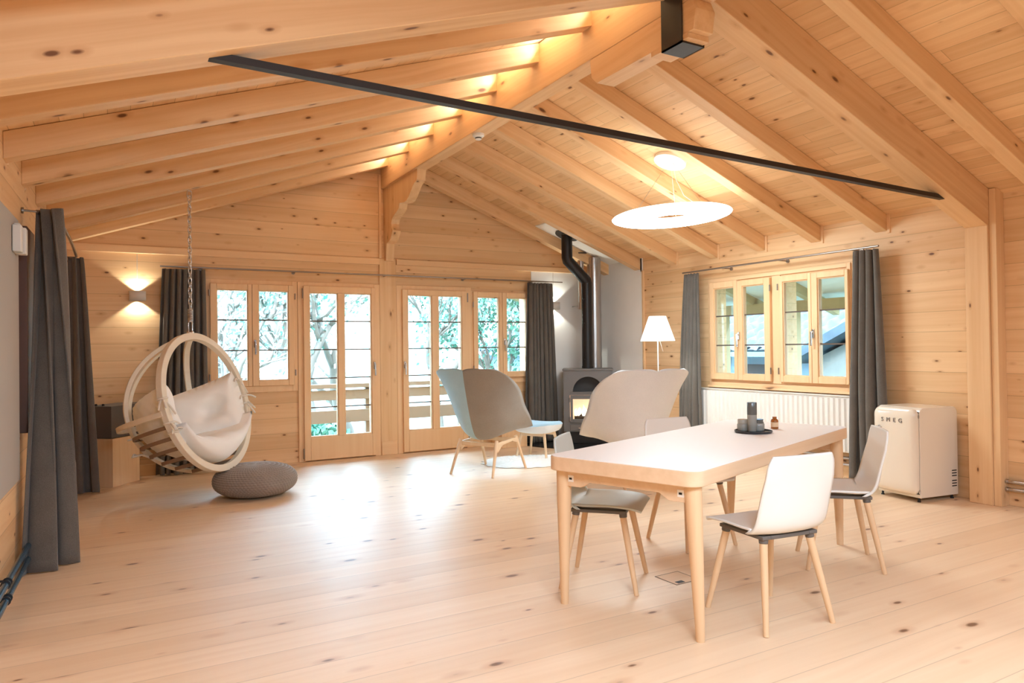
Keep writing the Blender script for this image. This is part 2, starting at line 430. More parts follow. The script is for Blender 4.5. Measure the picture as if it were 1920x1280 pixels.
# rafters
ORD = ['first', 'second', 'third', 'fourth', 'fifth', 'sixth', 'seventh', 'eighth', 'ninth', 'tenth', 'eleventh', 'twelfth', 'thirteenth', 'fourteenth', 'fifteenth']
RB0, RB1, RBZ = 2.935, 3.09, 3.33       # ridge beam faces and underside
YS = [8.285 - .707 * i for i in range(16)]
for i, y in enumerate(YS):
    if y < YB + .1: break
    truss = (i == 7)
    if truss: y0, y1, dz = 3.11, 3.29, -.15
    else: y0, y1, dz = y, y + .12, 0.
    for side in ('left', 'right'):
        if side == 'left': x0, x1, f, S = xl(y), RB0 + .004, zl, SLt
        else: x0, x1, f, S = (XR - (.0 if not truss else -.002)), RB1 - .004, zr, SRt
        P = [(x0, f(x0) + dz), (x1, f(x1) + dz), (x1, f(x1) + RH - .002), (x0, f(x0) + RH - .002)]
        Mx = S @ T(0, 0, 0)
        Mx = Matrix.Translation(Vector((x0 - S.translation.x, y0, f(x0) - S.translation.z))) @ S
        o = MB().prism(P, lambda a, b: (a, y0, b), lambda a, b: (a, y1, b)).build('principal_rafter' if truss else 'rafter', M['beam'], Mx=Mx, bevel=.004, bseg=1)
        if truss: tag(o, f'thick pine principal rafter on the {side} roof slope, held by the black tie rod', 'beam')
        elif i < 7: tag(o, f'pine rafter, {ORD[i]} from the gable wall on the {side} roof slope', 'beam', f'rafters of the {side} roof slope')
        else: tag(o, f'pine rafter on the {side} roof slope, {ORD[i - 8]} one in front of the thick principal rafter', 'beam', f'rafters of the {side} roof slope')
    # small boards that close the wall around each rafter end
    if 0 < i < 7:
        tr = MB()
        yy = y - .03
        tr.box(XR - .012, XR + .02, yy, y - .002, ER - .02, ER + RH)
        struct(tr.build('trim_%d' % (20 + i), M['joinery']), 'narrow pine cover strip beside a rafter end on the right wall', 'trim')
        tl = MB(); xx = xl(y)
        tl.box(xx - .02, xx + .014, y + .122, y + .15, EL - .03, EL + RH)
        struct(tl.build('trim_%d' % (30 + i), M['joinery']), 'narrow pine cover strip beside a rafter end on the left wall', 'trim')

# ridge beam, its doubled part, strap, corbel
tag(MB().box(RB0, RB1, YB, YF, RBZ, APZ + RH - .03).build('ridge_beam', M['beam_y'], loc=(APX, 0, RBZ), bevel=.004, bseg=1), 'long pine ridge beam under the apex of the roof', 'beam')
P = [(4.075, RBZ - .001), (3.06, RBZ - .001), (3.03, 3.26), (3.05, 3.142), (4.0, 3.142), (4.06, 3.2)]
tag(MB().prism(P, lambda a, b: (RB0 + .002, a, b), lambda a, b: (RB1 - .002, a, b)).build('ridge_block', M['beam_y'], loc=(APX, 3.5, 3.142), bevel=.003, bseg=1), 'short pine block doubling the ridge beam under the black steel strap', 'beam')
tag(MB().box(RB0 - .004, RB1 + .004, 3.09, 3.42, 3.108, 3.1415).build('packing_board', M['beam_y'], loc=(APX, 3.2, 3.11), bevel=.002, bseg=1), 'thin pine packing board between ridge block and steel strap', 'board')
mb = MB()
mb.box(RB0 - .012, RB0 - .0045, 3.135, 3.313, 3.096, 3.66); mb.box(RB1 + .0045, RB1 + .012, 3.135, 3.313, 3.096, 3.66); mb.box(RB0 - .012, RB1 + .012, 3.135, 3.313, 3.096, 3.107)
tag(mb.build('steel_strap', M['black_metal'], loc=(APX, 3.22, 3.096), smooth=False), 'black U-shaped steel strap slung under the ridge beam', 'bracket')
PR = [(8.569, 2.425), (8.49, 2.425), (8.475, 2.53), (8.46, 2.632), (8.40, 2.64), (8.32, 2.665), (8.27, 2.715), (8.235, 2.762), (8.27, 2.80), (8.285, 2.85), (8.26, 2.90), (8.18, 2.935), (8.08, 2.965), (8.02, 2.99), (7.99, 3.05), (7.84, 3.03), (7.76, 3.034), (7.68, 3.07), (7.61, 3.12), (7.54, 3.173), (7.43, 3.21), (7.41, 3.329), (8.569, 3.329)]
tag(MB().prism(PR, lambda a, b: (2.965, a, b), lambda a, b: (3.07, a, b)).build('corbel', M['beam_z'], loc=(3.02, 8.5, 2.43), ang=30), 'scroll-cut pine corbel carrying the ridge beam at the gable', 'bracket')
# black tie rod between the principal rafters
xa, xb = .40, 5.62
mb = MB(); za, zb = zl(xa) - .15, zr(xb) - .15
A, B = Vector((xa - .05, 3.2, za + .0)), Vector((xb + .05, 3.2, zb + .0))
d = (B - A).normalized(); nn = Vector((-d.z, 0, d.x)); bb = Vector((0, 1, 0))
mb.sweep([A, B], [(nn, bb)] * 2, lambda i: [(-.016, -.022), (.016, -.022), (.016, .022), (-.016, .022)])
for p, q in ((A, 1), (B, -1)):
    mb.quadbox([p + Vector(v) for v in ((-.10, -.05, .0), (.10, -.05, .0), (.10, .05, .0), (-.10, .05, .0), (-.10, -.05, .008), (.10, -.05, .008), (.10, .05, .008), (-.10, .05, .008))]) if False else None
tag(mb.build('tie_rod', M['black_metal'], loc=A, smooth=False), 'long black steel tie rod spanning between the two principal rafters', 'rod')
# smoke detector
mb = MB(); mb.lathe([(.055, .0), (.055, -.022), (.045, -.03), (.03, -.034), (.03, -.05), (.022, -.056), (.001, -.056)], (0, 0, 0), 28)
t = empty('smoke_detector', (3.006, 5.97, RBZ), label='round white smoke detector under the ridge beam', cat='smoke detector')
mb.build('housing', M['detector'], t, weld=1e-5)
MB().lathe([(.0305, -.036), (.0312, -.04), (.0305, -.046)], (0, 0, 0), 20, cap=False).build('sensor_slot', M['black'], t)

# right post group below the principal rafter
tag(MB().box(6.13, XR - .001, 3.11, 3.29, 0, zr(6.13) - .1505).build('post', M['beam_z'], loc=(6.2, 3.2, 0), bevel=.004, bseg=1), 'knotty square pine post carrying the principal rafter on the right wall', 'post')
tag(MB().box(6.148, XR - .001, 3.055, 3.109, 0, ER + RH + .035).build('cover_board', M['beam_z'], loc=(6.2, 3.08, 0), bevel=.003, bseg=1), 'tall pine board fixed to the near side of the right post', 'board')

# far wall trims
struct(MB().box(-.43, RB0 - .035, YF - .03, YF, 2.375, 2.452).build('trim_1', M['joinery_x'], bevel=.003, bseg=1), 'pine ledge board across the far wall, left of the middle post', 'trim')
struct(MB().box(3.125, XR, YF - .03, YF, 2.385, 2.455).build('trim_2', M['joinery_x'], bevel=.003, bseg=1), 'pine ledge board across the far wall, right of the middle post', 'trim')
struct(MB().box(2.897, 3.118, YF - .022, YF, 0, 2.455).build('trim_3', M['beam_z'], bevel=.003, bseg=1), 'flat pine post between the two glazed doors', 'trim')
struct(MB().box(2.905, 3.11, YF - .034, YF - .0225, 0, .17).build('trim_4', M['joinery_x'], bevel=.002, bseg=1), 'short plinth board at the foot of the post between the doors', 'trim')
struct(MB().box(2.90, 2.93, YF - .03, YF, 2.456, 3.5).build('trim_5', M['joinery'], bevel=.002, bseg=1), 'vertical pine strip on the gable left of the corbel', 'trim')
struct(MB().box(-.42, .86, YF - .02, YF, 0, .12).build('baseboard_far', M['joinery_x'], bevel=.003, bseg=1), 'low pine skirting board at the left end of the far wall', 'baseboard')
# white corner behind the stove
struct(MB().box(5.11, XR - .012, YF - .012, YF - .001, 0, 2.384).build('wall_panel_far', M['white_wall'], smooth=False), 'white fireproof wall panel behind the stove on the far wall', 'wall')
struct(MB().box(XR - .012, XR - .001, 7.535, YF - .001, 0, 2.51).build('wall_panel_right', M['white_wall'], smooth=False), 'white fireproof wall panel behind the stove on the right wall', 'wall')
struct(MB().box(XR - .03, XR - .001, 7.505, 7.534, 0, 2.34).build('trim_6', M['joinery'], bevel=.002, bseg=1), 'vertical strip edging the white wall panel', 'trim')
Pn = [(5.02, zr(5.02) + RH - .012), (6.25, zr(6.25) + RH - .012), (6.25, zr(6.25) + RH - .001), (5.02, zr(5.02) + RH - .001)]
struct(MB().prism(Pn, lambda a, b: (a, 7.70, b), lambda a, b: (a, 8.282, b)).build('ceiling_panel', M['white_wall'], smooth=False), 'white fireproof ceiling panel around the flue pipes', 'ceiling')

# ------------------------------------------------------------------ windows and doors
def frame(mb, f, u0, u1, z0, z1, w, wl, d0, d1, bot=None, top=None):
    """rectangular frame, bars of width wl, between depths d0..d1"""
    bt = bot if bot else wl; tp = top if top else wl
    def bx(a, b, c, d):
        mb.quadbox([f(*p) for p in ((a, d1, c), (b, d1, c), (b, d0, c), (a, d0, c), (a, d1, d), (b, d1, d), (b, d0, d), (a, d0, d))])
    bx(u0, u0 + wl, z0, z1); bx(u1 - wl, u1, z0, z1); bx(u0 + wl, u1 - wl, z0, z0 + bt); bx(u0 + wl, u1 - wl, z1 - tp, z1)
def cub(mb, f, a, b, d0, d1, c, d):
    mb.quadbox([f(*p) for p in ((a, d1, c), (b, d1, c), (b, d0, c), (a, d0, c), (a, d1, d), (b, d1, d), (b, d0, d), (a, d0, d))]); return mb
def handle(f, u, z, par, z1=None):
    mb = MB()
    cub(mb, f, u - .013, u + .013, .046, .058, z - .045, z + .045)
    cub(mb, f, u - .008, u + .008, .058, .085, z + .004, z + .022)
    cub(mb, f, u - .009, u + .009, .078, .092, z - .125, z + .026)
    mb.build('handle', M['chrome'], par, bevel=.004)
def hinge(f, u, z, par, h=.07):
    mb = MB(); mb.tube([f(u, .052, z - h / 2), f(u, .052, z + h / 2)], .008, 8)
    mb.build('hinge', M['rod'], par)
def sash(f, u0, u1, z0, z1, gu, gz, munt, par, mu_r=.0075):
    mb = MB(); g0, g1 = gu; h0, h1 = gz
    for a, b, c, d in ((u0, g0, z0, z1), (g1, u1, z0, z1), (g0, g1, z0, h0), (g0, g1, h1, z1)): cub(mb, f, a, b, -.03, .045, c, d)
    s = mb.build('sash', M['joinery'], par, bevel=.005)
    # glazing bead so that the rebate reads as a step
    gb = MB(); frame(gb, f, g0, g1, h0, h1, 0, .009, -.02, .03); gb.build('glazing_bead', M['joinery'], s)
    cub(MB(), f, g0, g1, -.004, .0, h0, h1).build('pane', M['glass'], s, smooth=False)
    for mz in munt:
        cub(MB(), f, g0, g1, .0005, .012, mz - mu_r, mz + mu_r).build('glazing_bar', M['muntin'], s)
    return s
def window(name, label, f, cas, sashes, hu, hz, hinges, jm):
    w = empty(name, (0, 0, 0)); struct(w, label, 'window')
    mb = MB(); c0, c1, d0, d1, wl = cas
    frame(mb, f, c0, c1, d0, d1, 0, wl, -.15, .016, bot=wl + .01)
    mb.build('casing', M[jm], w, bevel=.003)
    for s in sashes: sash(f, *s, w)
    for h in hu: handle(f, h, hz, w)
    for a, b in hinges: hinge(f, a, b, w)
    return w
mz = (1.672, 1.325)
window('window_1', 'far wall double window behind the hanging chair', FW, (.882, 1.892, .842, 2.13, .062),
       [(.936, 1.377, .916, 2.08, (1.005, 1.334), (.978, 2.013), mz), (1.381, 1.848, .915, 2.081, (1.449, 1.784), (.977, 2.011), mz)], [1.408], 1.40, [(.925, 1.97), (.925, 1.03), (1.858, 1.95), (1.858, 1.06)], 'joinery')
window('window_2', 'far wall double window beside the stove corner', FW, (4.168, 5.09, .843, 2.09, .035),
       [(4.19, 4.627, .92, 2.074, (4.254, 4.581), (.988, 2.004), mz), (4.631, 5.057, .92, 2.073, (4.695, 5.013), (.988, 2.004), mz)], [4.655], 1.40, [(4.18, 1.9), (4.18, 1.05)], 'joinery')
def door(name, label, f, fr, leaf, glz, gz, munts, hu, hz, hin):
    w = empty(name, (0, 0, 0)); struct(w, label, 'door')
    mb = MB()
    cub(mb, f, fr[0], leaf[0] + .012, -.15, .022, 0, 2.128); cub(mb, f, leaf[1] - .012, fr[1], -.15, .022, 0, 2.128); cub(mb, f, leaf[0] + .012, leaf[1] - .012, -.15, .022, leaf[3] - .012, 2.128); cub(mb, f, leaf[0] + .012, leaf[1] - .012, -.15, .0, 0, .012)
    mb.build('casing', M['joinery'], w, bevel=.003)
    mb = MB(); (a0, a1), (b0, b1) = glz; h0, h1 = gz; L0, L1, z0, z1 = leaf
    for a, b, c, d in ((L0, a0, z0, z1), (a1, b0, h0, h1), (b1, L1, z0, z1), (a0, b1, z0, h0), (a0, b1, h1, z1)): cub(mb, f, a, b, -.03, .05, c, d)
    s = mb.build('leaf', M['joinery'], w, bevel=.004)
    for g0, g1 in glz:
        gb = MB(); frame(gb, f, g0, g1, h0, h1, 0, .009, -.02, .035); gb.build('glazing_bead', M['joinery'], s)
        cub(MB(), f, g0, g1, -.004, 0, h0, h1).build('pane', M['glass'], s, smooth=False)
        for q in munts: cub(MB(), f, g0, g1, .0005, .012, q - .0075, q + .0075).build('glazing_bar', M['muntin'], s)
    handle(f, hu, hz, w)
    for q in (1.99, .10): hinge(f, hin, q, w, .12)
mu = (1.665, 1.324, .981, .634)
door('door_1', 'left glazed balcony door in the far wall', FW, (1.895, 2.896), (1.955, 2.835, .014, 2.083), ((2.026, 2.363), (2.444, 2.781)), (.286, 2.004), mu, 2.815, 1.12, 1.945)
door('door_2', 'right glazed balcony door in the far wall', FW, (3.119, 4.165), (3.188, 4.09, .016, 2.075), ((3.261, 3.588), (3.681, 4.017)), (.286, 2.006), mu, 3.212, 1.12, 4.10)
mzr = (1.656, 1.313)
w3 = window('window_3', 'double window in the right wall above the radiator', RW, (4.42, 6.317, .833, 2.102, .04),
       [(4.43, 4.848, .913, 2.04, (4.465, 4.778), (.981, 1.981), mzr), (4.852, 5.247, .913, 2.045, (4.889, 5.207), (.98, 1.981), mzr),
        (5.377, 5.838, .913, 2.047, (5.457, 5.768), (.981, 1.982), mzr), (5.842, 6.272, .915, 2.06, (5.894, 6.206), (.98, 1.986), mzr)], [5.815, 4.825], 1.42, [(5.366, 1.93), (5.366, 1.03), (5.262, 1.93), (5.262, 1.03)], 'joinery_y')
cub(MB(), RW, 5.257, 5.367, -.15, .0155, .89, 2.06).build('mullion', M['joinery'], w3, bevel=.003)
cub(MB(), RW, 4.42, 6.317, .0165, .045, .82, .845).build('sill', M['joinery_y'], w3, bevel=.004)

# ------------------------------------------------------------------ curtains, rods
def curtain(label, top, bot, zt, zb, folds, at, ab, seed=0, lean=0.):
    r = random.Random(seed); ph = [r.uniform(0, 6.28) for _ in range(6)]
    t0, t1 = Vector(top[0]), Vector(top[1]); b0, b1 = Vector(bot[0]), Vector(bot[1])
    def fn(u, v):
        e = v ** .85
        uu = u + .018 * sin(2 * pi * u * 2 + ph[0]) * e
        p = t0.lerp(t1, u).lerp(b0.lerp(b1, uu), e)
        L = (t1 - t0).lerp(b1 - b0, e); n = Vector((-L.y, L.x)); n.normalize()
        a = lerp(at, ab, smooth01(min(1, v * 1.3)))
        k = 2 * pi * folds * u
        o = sin(k + .5 * sin(ph[1] + 3 * v)) * a * (1 + .35 * sin(ph[2] + 9 * u)) + .35 * a * sin(.5 * k + ph[3] + 1.2 * v) * e + .2 * a * sin(2.3 * k + ph[4]) * (1 - v)
        d = L.normalized() * (.35 * a * sin(2 * k + ph[5]))
        q = p + n * o + d
        z = zt - v * (zt - zb) + .004 * sin(k * 1.1 + ph[2]) * (1 if v in (0, 1) else 0)
        return Vector((q.x, q.y, z))
    nm = MB().grid(fn, int(folds * 14), 40)
    c = ((b0 + b1) / 2); 
    o = nm.build('curtain', M['curtain'], loc=(c.x, c.y, zb), ang=180, solid=.006)
    return tag(o, label, 'curtain', 'grey floor-length curtains')
def rod(label, pts, r, brackets, wall, ends=True):
    t = empty('curtain_rod', pts[0], label=label, cat='curtain rod')
    o = Vector(pts[0])
    mb = MB(); mb.tube([Vector(p) - o for p in pts], r, 10); mb.build('rail', M['rod'], t)
    for b, wpt in brackets:
        b = Vector(b); wpt = Vector(wpt); mb = MB(); mb.tube([b - o, wpt - o], .007, 8)
        d = (b - wpt).normalized(); mb.tube([wpt - o, wpt + d * .012 - o], .02, 12)
        mb.build('bracket', M['rod'], t)
    return t
yr = YF - .10; xr_ = XR - .16
rod('long thin steel curtain rod across the far wall above the doors', [(.437, yr, 2.238), (5.57, yr, 2.238)], .009,
    [((x, yr, 2.232), (x, YF - .001, 2.232)) for x in (.85, 1.85, 2.95, 4.05, 5.08)], 0)
rod('thin steel curtain rod on the right wall above the double window', [(xr_, 6.594, 2.206), (xr_, 4.028, 2.203)], .010,
    [((xr_, y, 2.2), (XR - .001, y, 2.2)) for y in (5.95, 5.16, 4.30)], 0)
arc = [(-.425, 5.45, 2.225), (-.37, 5.55, 2.225), (-.335, 5.75, 2.225), (-.312, 6.1, 2.225), (-.302, 6.5, 2.225), (-.298, 7.0, 2.225), (-.298, 7.5, 2.222), (-.30, 7.78, 2.222)]
rod('curved steel curtain rod along the left wall', arc, .012, [((-.425, 5.45, 2.225), (xl(5.45) + .001, 5.44, 2.225)), ((-.30, 7.72, 2.205), (xl(7.72) + .001, 7.72, 2.205))], 0)
curtain('dark grey curtain at the left end of the far wall, behind the hanging chair', ((.458, yr), (.875, yr)), ((.375, yr - .02), (.895, yr - .02)), 2.215, .015, 7, .025, .035, 1)
curtain('dark grey curtain on the far wall between the window and the white stove corner', ((5.0, yr - .005), (5.385, yr - .005)), ((4.95, yr - .03), (5.43, yr - .03)), 2.213, .015, 7, .025, .04, 2)
curtain('grey curtain on the right wall beside the floor lamp', ((xr_ - .01, 6.556), (xr_ - .01, 6.312)), ((xr_ - .02, 6.68), (xr_ - .02, 6.29)), 2.182, .03, 5, .02, .035, 3)
curtain('grey curtain on the right wall beside the white fridge', ((xr_ - .01, 4.29), (xr_ - .01, 4.035)), ((xr_ - .02, 4.37), (xr_ - .02, 3.97)), 2.18, .04, 4, .025, .05, 4)
curtain('tall grey curtain nearest the camera on the curved left rod', ((-.42, 5.50), (-.30, 5.40)), ((-.455, 5.06), (-.175, 5.33)), 2.245, .006, 2.2, .028, .05, 5)
curtain('dark grey curtain at the far end of the curved left rod, beside the wooden block', ((-.355, 7.70), (-.235, 7.68)), ((-.36, 7.80), (-.115, 7.72)), 2.2, .012, 2, .022, .04, 6)

# ------------------------------------------------------------------ left wall fittings
def LW(y, w): return xl(y) + w
mb = MB(); mb.quadbox([(LW(y, w), y, z) for z in (.56, 2.12) for y, w in ((3.4, .002), (5.19, .002), (5.19, .016), (3.4, .016))])
tag(mb.build('projection_screen', M['screen'], loc=(LW(4.3, .002), 4.3, .56), bevel=.004), 'pale grey board hung on the left wall at the picture edge', 'board')
t = empty('wall_device', (LW(5.0, .0165), 5.0, 1.975), label='small white double box mounted at the edge of the grey wall board', cat='device')
for dy, dx in ((-.09, .0), (.03, .012)):
    MB().box(0, .045 + dx, dy, dy + .085, -.075, .08).build('module', M['device'], t, bevel=.006)
MB().box(.0, .03, -.005, .03, .08, .10).build('bracket', M['device'], t, bevel=.003)
mb = MB(); mb.quadbox([(LW(y, w), y, z) for z in (.83, 2.1) for y, w in ((5.26, .001), (5.62, .001), (5.62, .05), (5.26, .05))])
tag(mb.build('dark_panel', M['dark_brown'], loc=(LW(5.4, 0), 5.4, .83), bevel=.003), 'dark brown wooden panel on the left wall behind the near curtain', 'panel')
for k, (z, lb) in enumerate(((.17, 'upper blue-grey heating pipe along the foot of the left wall'), (.09, 'lower blue-grey heating pipe along the foot of the left wall'))):
    y0, y1 = 3.9, 5.25
    t = empty('heating_pipe', (LW(4.6, .06), 4.6, z), label=lb, cat='pipe', group='pipes on the left wall')
    mb = MB(); mb.tube([(LW(y0, .06) - LW(4.6, .06), y0 - 4.6, 0), (LW(y1, .06) - LW(4.6, .06), y1 - 4.6, 0)], .016, 12); mb.build('tube', M['pipe_blue'], t)
    for yy in (4.32, 4.37):
        mb = MB(); c = Vector((LW(yy, .06) - LW(4.6, .06), yy - 4.6, 0)); mb.tube([c + Vector((0, -.006, 0)), c + Vector((0, .006, 0))], .023, 12)
        mb.build('clamp', M['black'], t)
    mb = MB(); mb.tube([(LW(4.4, .06) - LW(4.6, .06), -.2, 0), (LW(4.4, .0005) - LW(4.6, .06), -.2, 0)], .006, 8); mb.build('bracket', M['black'], t)

# ------------------------------------------------------------------ wall lamps
def sconce(x, z, label, power):
    t = empty('wall_lamp', (x, YF - .001 - (.012 if x > 5 else 0), z), label=label, cat='wall lamp', group='up-and-down wall lamps')
    mb = MB(); n = 16
    out = [(-.078, 0)] + [(-.078 * cos(pi * i / n) if 0 else -.078 + .156 * i / n, -.05 - .045 * sin(pi * i / n) ** .6) for i in range(n + 1)] + [(.078, 0)]
    # open shell: walls only
    V = []
    mb.prism(out, lambda a, b: (a, b, -.05), lambda a, b: (a, b, .05))
    # remove caps so light leaves above and below
    bm = mb.bm; bm.faces.ensure_lookup_table()
    caps = [f for f in bm.faces if len(f.verts) > 4]
    bmesh.ops.delete(bm, geom=caps, context='FACES_ONLY')
    mb.build('shade', M['sconce'], t, solid=.006, ang=40)
    MB().lathe([(.018, -.015), (.018, .015)], (0, -.05, 0), 12).build('bulb', M['shade'], t)
    MB().tube([(0, -.004, .05), (0, -.004, 2.376 - z if x < 5 else 2.38 - z)], .003, 6).build('cable', M['sconce'], t)
    for s in (1, -1):
        L = bpy.data.lights.new('wall_lamp_spot', 'SPOT'); L.energy = power; L.color = (1, .80, .56); L.spot_size = math.radians(112); L.spot_blend = .25; L.shadow_soft_size = .015
        o = bpy.data.objects.new('wall_lamp_spot', L); COL.objects.link(o); o.location = (x, t.location.y - .05, z + s * .035)
        o.rotation_euler = (pi if s > 0 else 0, 0, 0)
sconce(.222, 1.918, 'white up-and-down wall lamp glowing at the left of the far wall', 10)
sconce(5.47, 1.905, 'white up-and-down wall lamp on the white corner, half hidden by the curtain', 9)

# ------------------------------------------------------------------ pendant ring
PX, PY, PZ = 4.685, 5.206, 2.56
t = empty('pendant_lamp', (PX, PY, PZ), label='large flat glowing white ring lamp hanging over the dining area', cat='pendant lamp')
tilt = Matrix.Rotation(math.radians(-2.4), 4, Vector((.66, .75, 0)))
prof = []
n = 20; Ro, Ri, th = .565, .16, .04
rm, rw = (Ro + Ri) / 2, (Ro - Ri) / 2
mb = MB()
def pf(i): return [(rw * cos(2 * pi * j / n) , th * sin(2 * pi * j / n) * (1 - .0)) for j in range(n)]
N = 96
path = [Vector((rm * cos(2 * pi * i / N), rm * sin(2 * pi * i / N), 0)) for i in range(N)]
frs = [(p.normalized(), Vector((0, 0, 1))) for p in path]
mb.sweep(path, frs, pf, closed=True)
mb.bm.transform(tilt)
o = mb.build('ring', [M['ring_light'], M['ring_top']], t, ang=180)
for f in o.data.polygons:
    if f.normal.z > .35: f.material_index = 1
zc = zr(PX) + RH - PZ
cn = Vector((SRt[0][2], SRt[1][2], SRt[2][2]))
cm = MB(); cm.lathe([(.155, 0), (.155, .03), (.15, .034), (.0, .034)], (0, 0, 0), 40)
rotc = Vector((0, 0, 1)).rotation_difference(-cn).to_matrix().to_4x4()
cm.bm.transform(Matrix.Translation(Vector((0, 0, zc - .001))) @ rotc)
cm.build('canopy', M['canopy'], t)
for a in (.7, 2.8, 4.9):
    p = tilt @ Vector((rm * cos(a), rm * sin(a), th - .004))
    MB().tube([p, (.03 * cos(a), .03 * sin(a), zc - .04)], .0018, 6).build('wire', M['steel'], t)
MB().tube([(.03, 0, zc - .04), (.05, -.02, .35), (.12, -.05, .2), (.2, -.1, .13), (.25, -.16, .1), (.3, -.2, .045)], .0025, 6).build('cable', M['canopy'], t)

# ------------------------------------------------------------------ hanging chair
HC = Vector((.727, 6.875, .868)); AZ, ELV, HR = -.672, .258, .634
hn = Vector((cos(ELV) * cos(AZ), cos(ELV) * sin(AZ), sin(ELV))); hy = -hn
hz = Vector((-sin(ELV) * cos(AZ), -sin(ELV) * sin(AZ), cos(ELV))); hx = hy.cross(hz)
HM = Matrix(((hx.x, hy.x, hz.x, HC.x), (hx.y, hy.y, hz.y, HC.y), (hx.z, hy.z, hz.z, HC.z), (0, 0, 0, 1)))
t = empty('hanging_chair', Mx=HM, label='round bentwood hanging chair with white cushions on a chain', cat='hanging chair')
HY = .80
def hoop(pts, w, h, name, radial=None, closed=False, mat=None):
    pts = [Vector(p) for p in pts]; N = len(pts); fr = []
    for i in range(N):
        d = (pts[(i + 1) % N] - pts[i - 1]) if closed else (pts[min(i + 1, N - 1)] - pts[max(0, i - 1)])
        d.normalize(); r = radial(pts[i]) if radial else pts[i].normalized()
        r = (r - d * r.dot(d)).normalized(); fr.append((r, d.cross(r)))
    return MB().sweep(pts, fr, lambda i: [(-w / 2, -h / 2), (w / 2, -h / 2), (w / 2, h / 2), (-w / 2, h / 2)], closed).build(name, mat or M['hoop'], t, bevel=.004, ang=40)
N = 96
hoop([((HR - .03) * cos(2 * pi * i / N), 0, (HR - .03) * sin(2 * pi * i / N)) for i in range(N)], .06, .055, 'ring', closed=True)
hoop([(0, HY * sin(pi * i / 60), (HR - .03) * cos(pi * i / 60)) for i in range(1, 60)], .034, .05, 'back_hoop')
for sx in (-1, 1):
    dx, dy = sx * .46, .46
    hoop([(dx * sin(a), dy * sin(a) , (HR - .035) * cos(a)) for a in [lerp(.12, pi * .54, i / 40) for i in range(41)]], .034, .05, 'support_hoop')
def rail(z, x_, y_, w, h, nm, a0=.0, a1=pi, mat=None, ex_=1.15):
    def pw(v): return math.copysign(abs(v) ** ex_, v)
    return hoop([(x_ * pw(cos(lerp(a0, a1, i / 48))), y_ * pw(sin(lerp(a0, a1, i / 48))), z) for i in range(49)], w, h, nm, radial=lambda p: Vector((p.x, p.y, 0)).normalized(), mat=mat)
rail(-.05, HR - .01, HY + .035, .03, .045, 'arm_rail', .02, pi - .02)
for z in (-.16, -.255, -.345, -.43, -.50, -.56):
    k = sqrt(max(0, 1 - (z / (HR - .03)) ** 2))
    for a0, a1 in ((.0, pi / 2 - .02), (pi / 2 + .02, pi)): rail(z, (HR - .03) * k, (HY - .02) * k, .012, .032, 'slat', a0, a1, mat=M['slat'], ex_=1.32)
def patch(a0, a1, e_lo, e_hi, th, name, buttons=((.5, .5),), ex=.565, ey=.715, ez=.54, nu=36, nv=30, inflate=.5, ruff=.006, mat=None):
    """pillow lying on the inside of the ellipsoid; azimuth a from +y (back) towards +x; e_lo/e_hi functions of s"""
    def both(side):
        def f(s, v):
            a = lerp(a0, a1, s); e = lerp(e_lo(s), e_hi(s), v)
            d = Vector((ex * math.copysign(abs(sin(a)) ** 1.42, a) * cos(e), ey * abs(cos(a)) ** 1.42 * (1 if cos(a) > 0 else -1) * cos(e), ez * sin(e)))
            b = max(0., (1 - abs(2 * s - 1) ** 5) * (1 - abs(2 * v - 1) ** 5)) ** inflate
            if side:
                pin = sum(.55 * math.exp(-((s - q) ** 2 + (v - w) ** 2) / .03) for q, w in buttons)
                wr = .05 * sin(17 * s + 5 * v) * sin(13 * v + 3 * s)
                k = 1 - (th * b * (1 - min(.85, pin) + wr)) / d.length
            else: k = 1 + ruff * sin(40 * s) * sin(33 * v)
            return d * k
        return f
    mb = MB(); mb.grid(both(1), nu, nv); mb.grid(both(0), nu, nv)
    return mb.build(name, mat or M['cushion'], t, weld=.0015, ang=180)
D = math.radians
cu = [patch(D(28), D(92), lambda s: D(-38), lambda s: D(lerp(16, 30, s)), .15, 'wing_cushion'),
      patch(D(-28), D(27), lambda s: D(-38), lambda s: D(lerp(12, 15, s)), .13, 'back_cushion'),
      patch(D(-92), D(-29), lambda s: D(-38), lambda s: D(lerp(22, 12, s)), .15, 'wing_cushion')]
# seat cushion: fills the bowl below -38 deg and rolls over the front of the ring
def seatf(top):
    def f(s, v):
        x = lerp(-1, 1, s); y = lerp(-.10, .60, v)
        w = .52 * max(0, 1 - (max(0, y) / .70) ** 1.4) ** .714; X = x * w
        b = max(0, (1 - abs(x) ** 6) * (1 - abs(2 * v - 1) ** 6)) ** .45
        zb = -.55 * sqrt(max(.04, 1 - (abs(X) / .58) ** 1.45 - (max(0, y) / .72) ** 1.45))
        zt = max(zb + .10, -.31 + .10 * x * x + .05 * v)
        zm = zb * .45 + zt * .55
        pin = .07 * math.exp(-(x * x + (v - .5) ** 2 * 3) / .06) + .012 * sin(11 * x + 2) * sin(9 * v)
        return Vector((X, y, zm + (zt - zm - pin) * b if top else zm - (zm - zb) * b))
    return f
mb = MB(); mb.grid(seatf(1), 40, 30); mb.grid(seatf(0), 40, 30); mb.build('seat_cushion', M['cushion'], t, weld=.0015, ang=180)
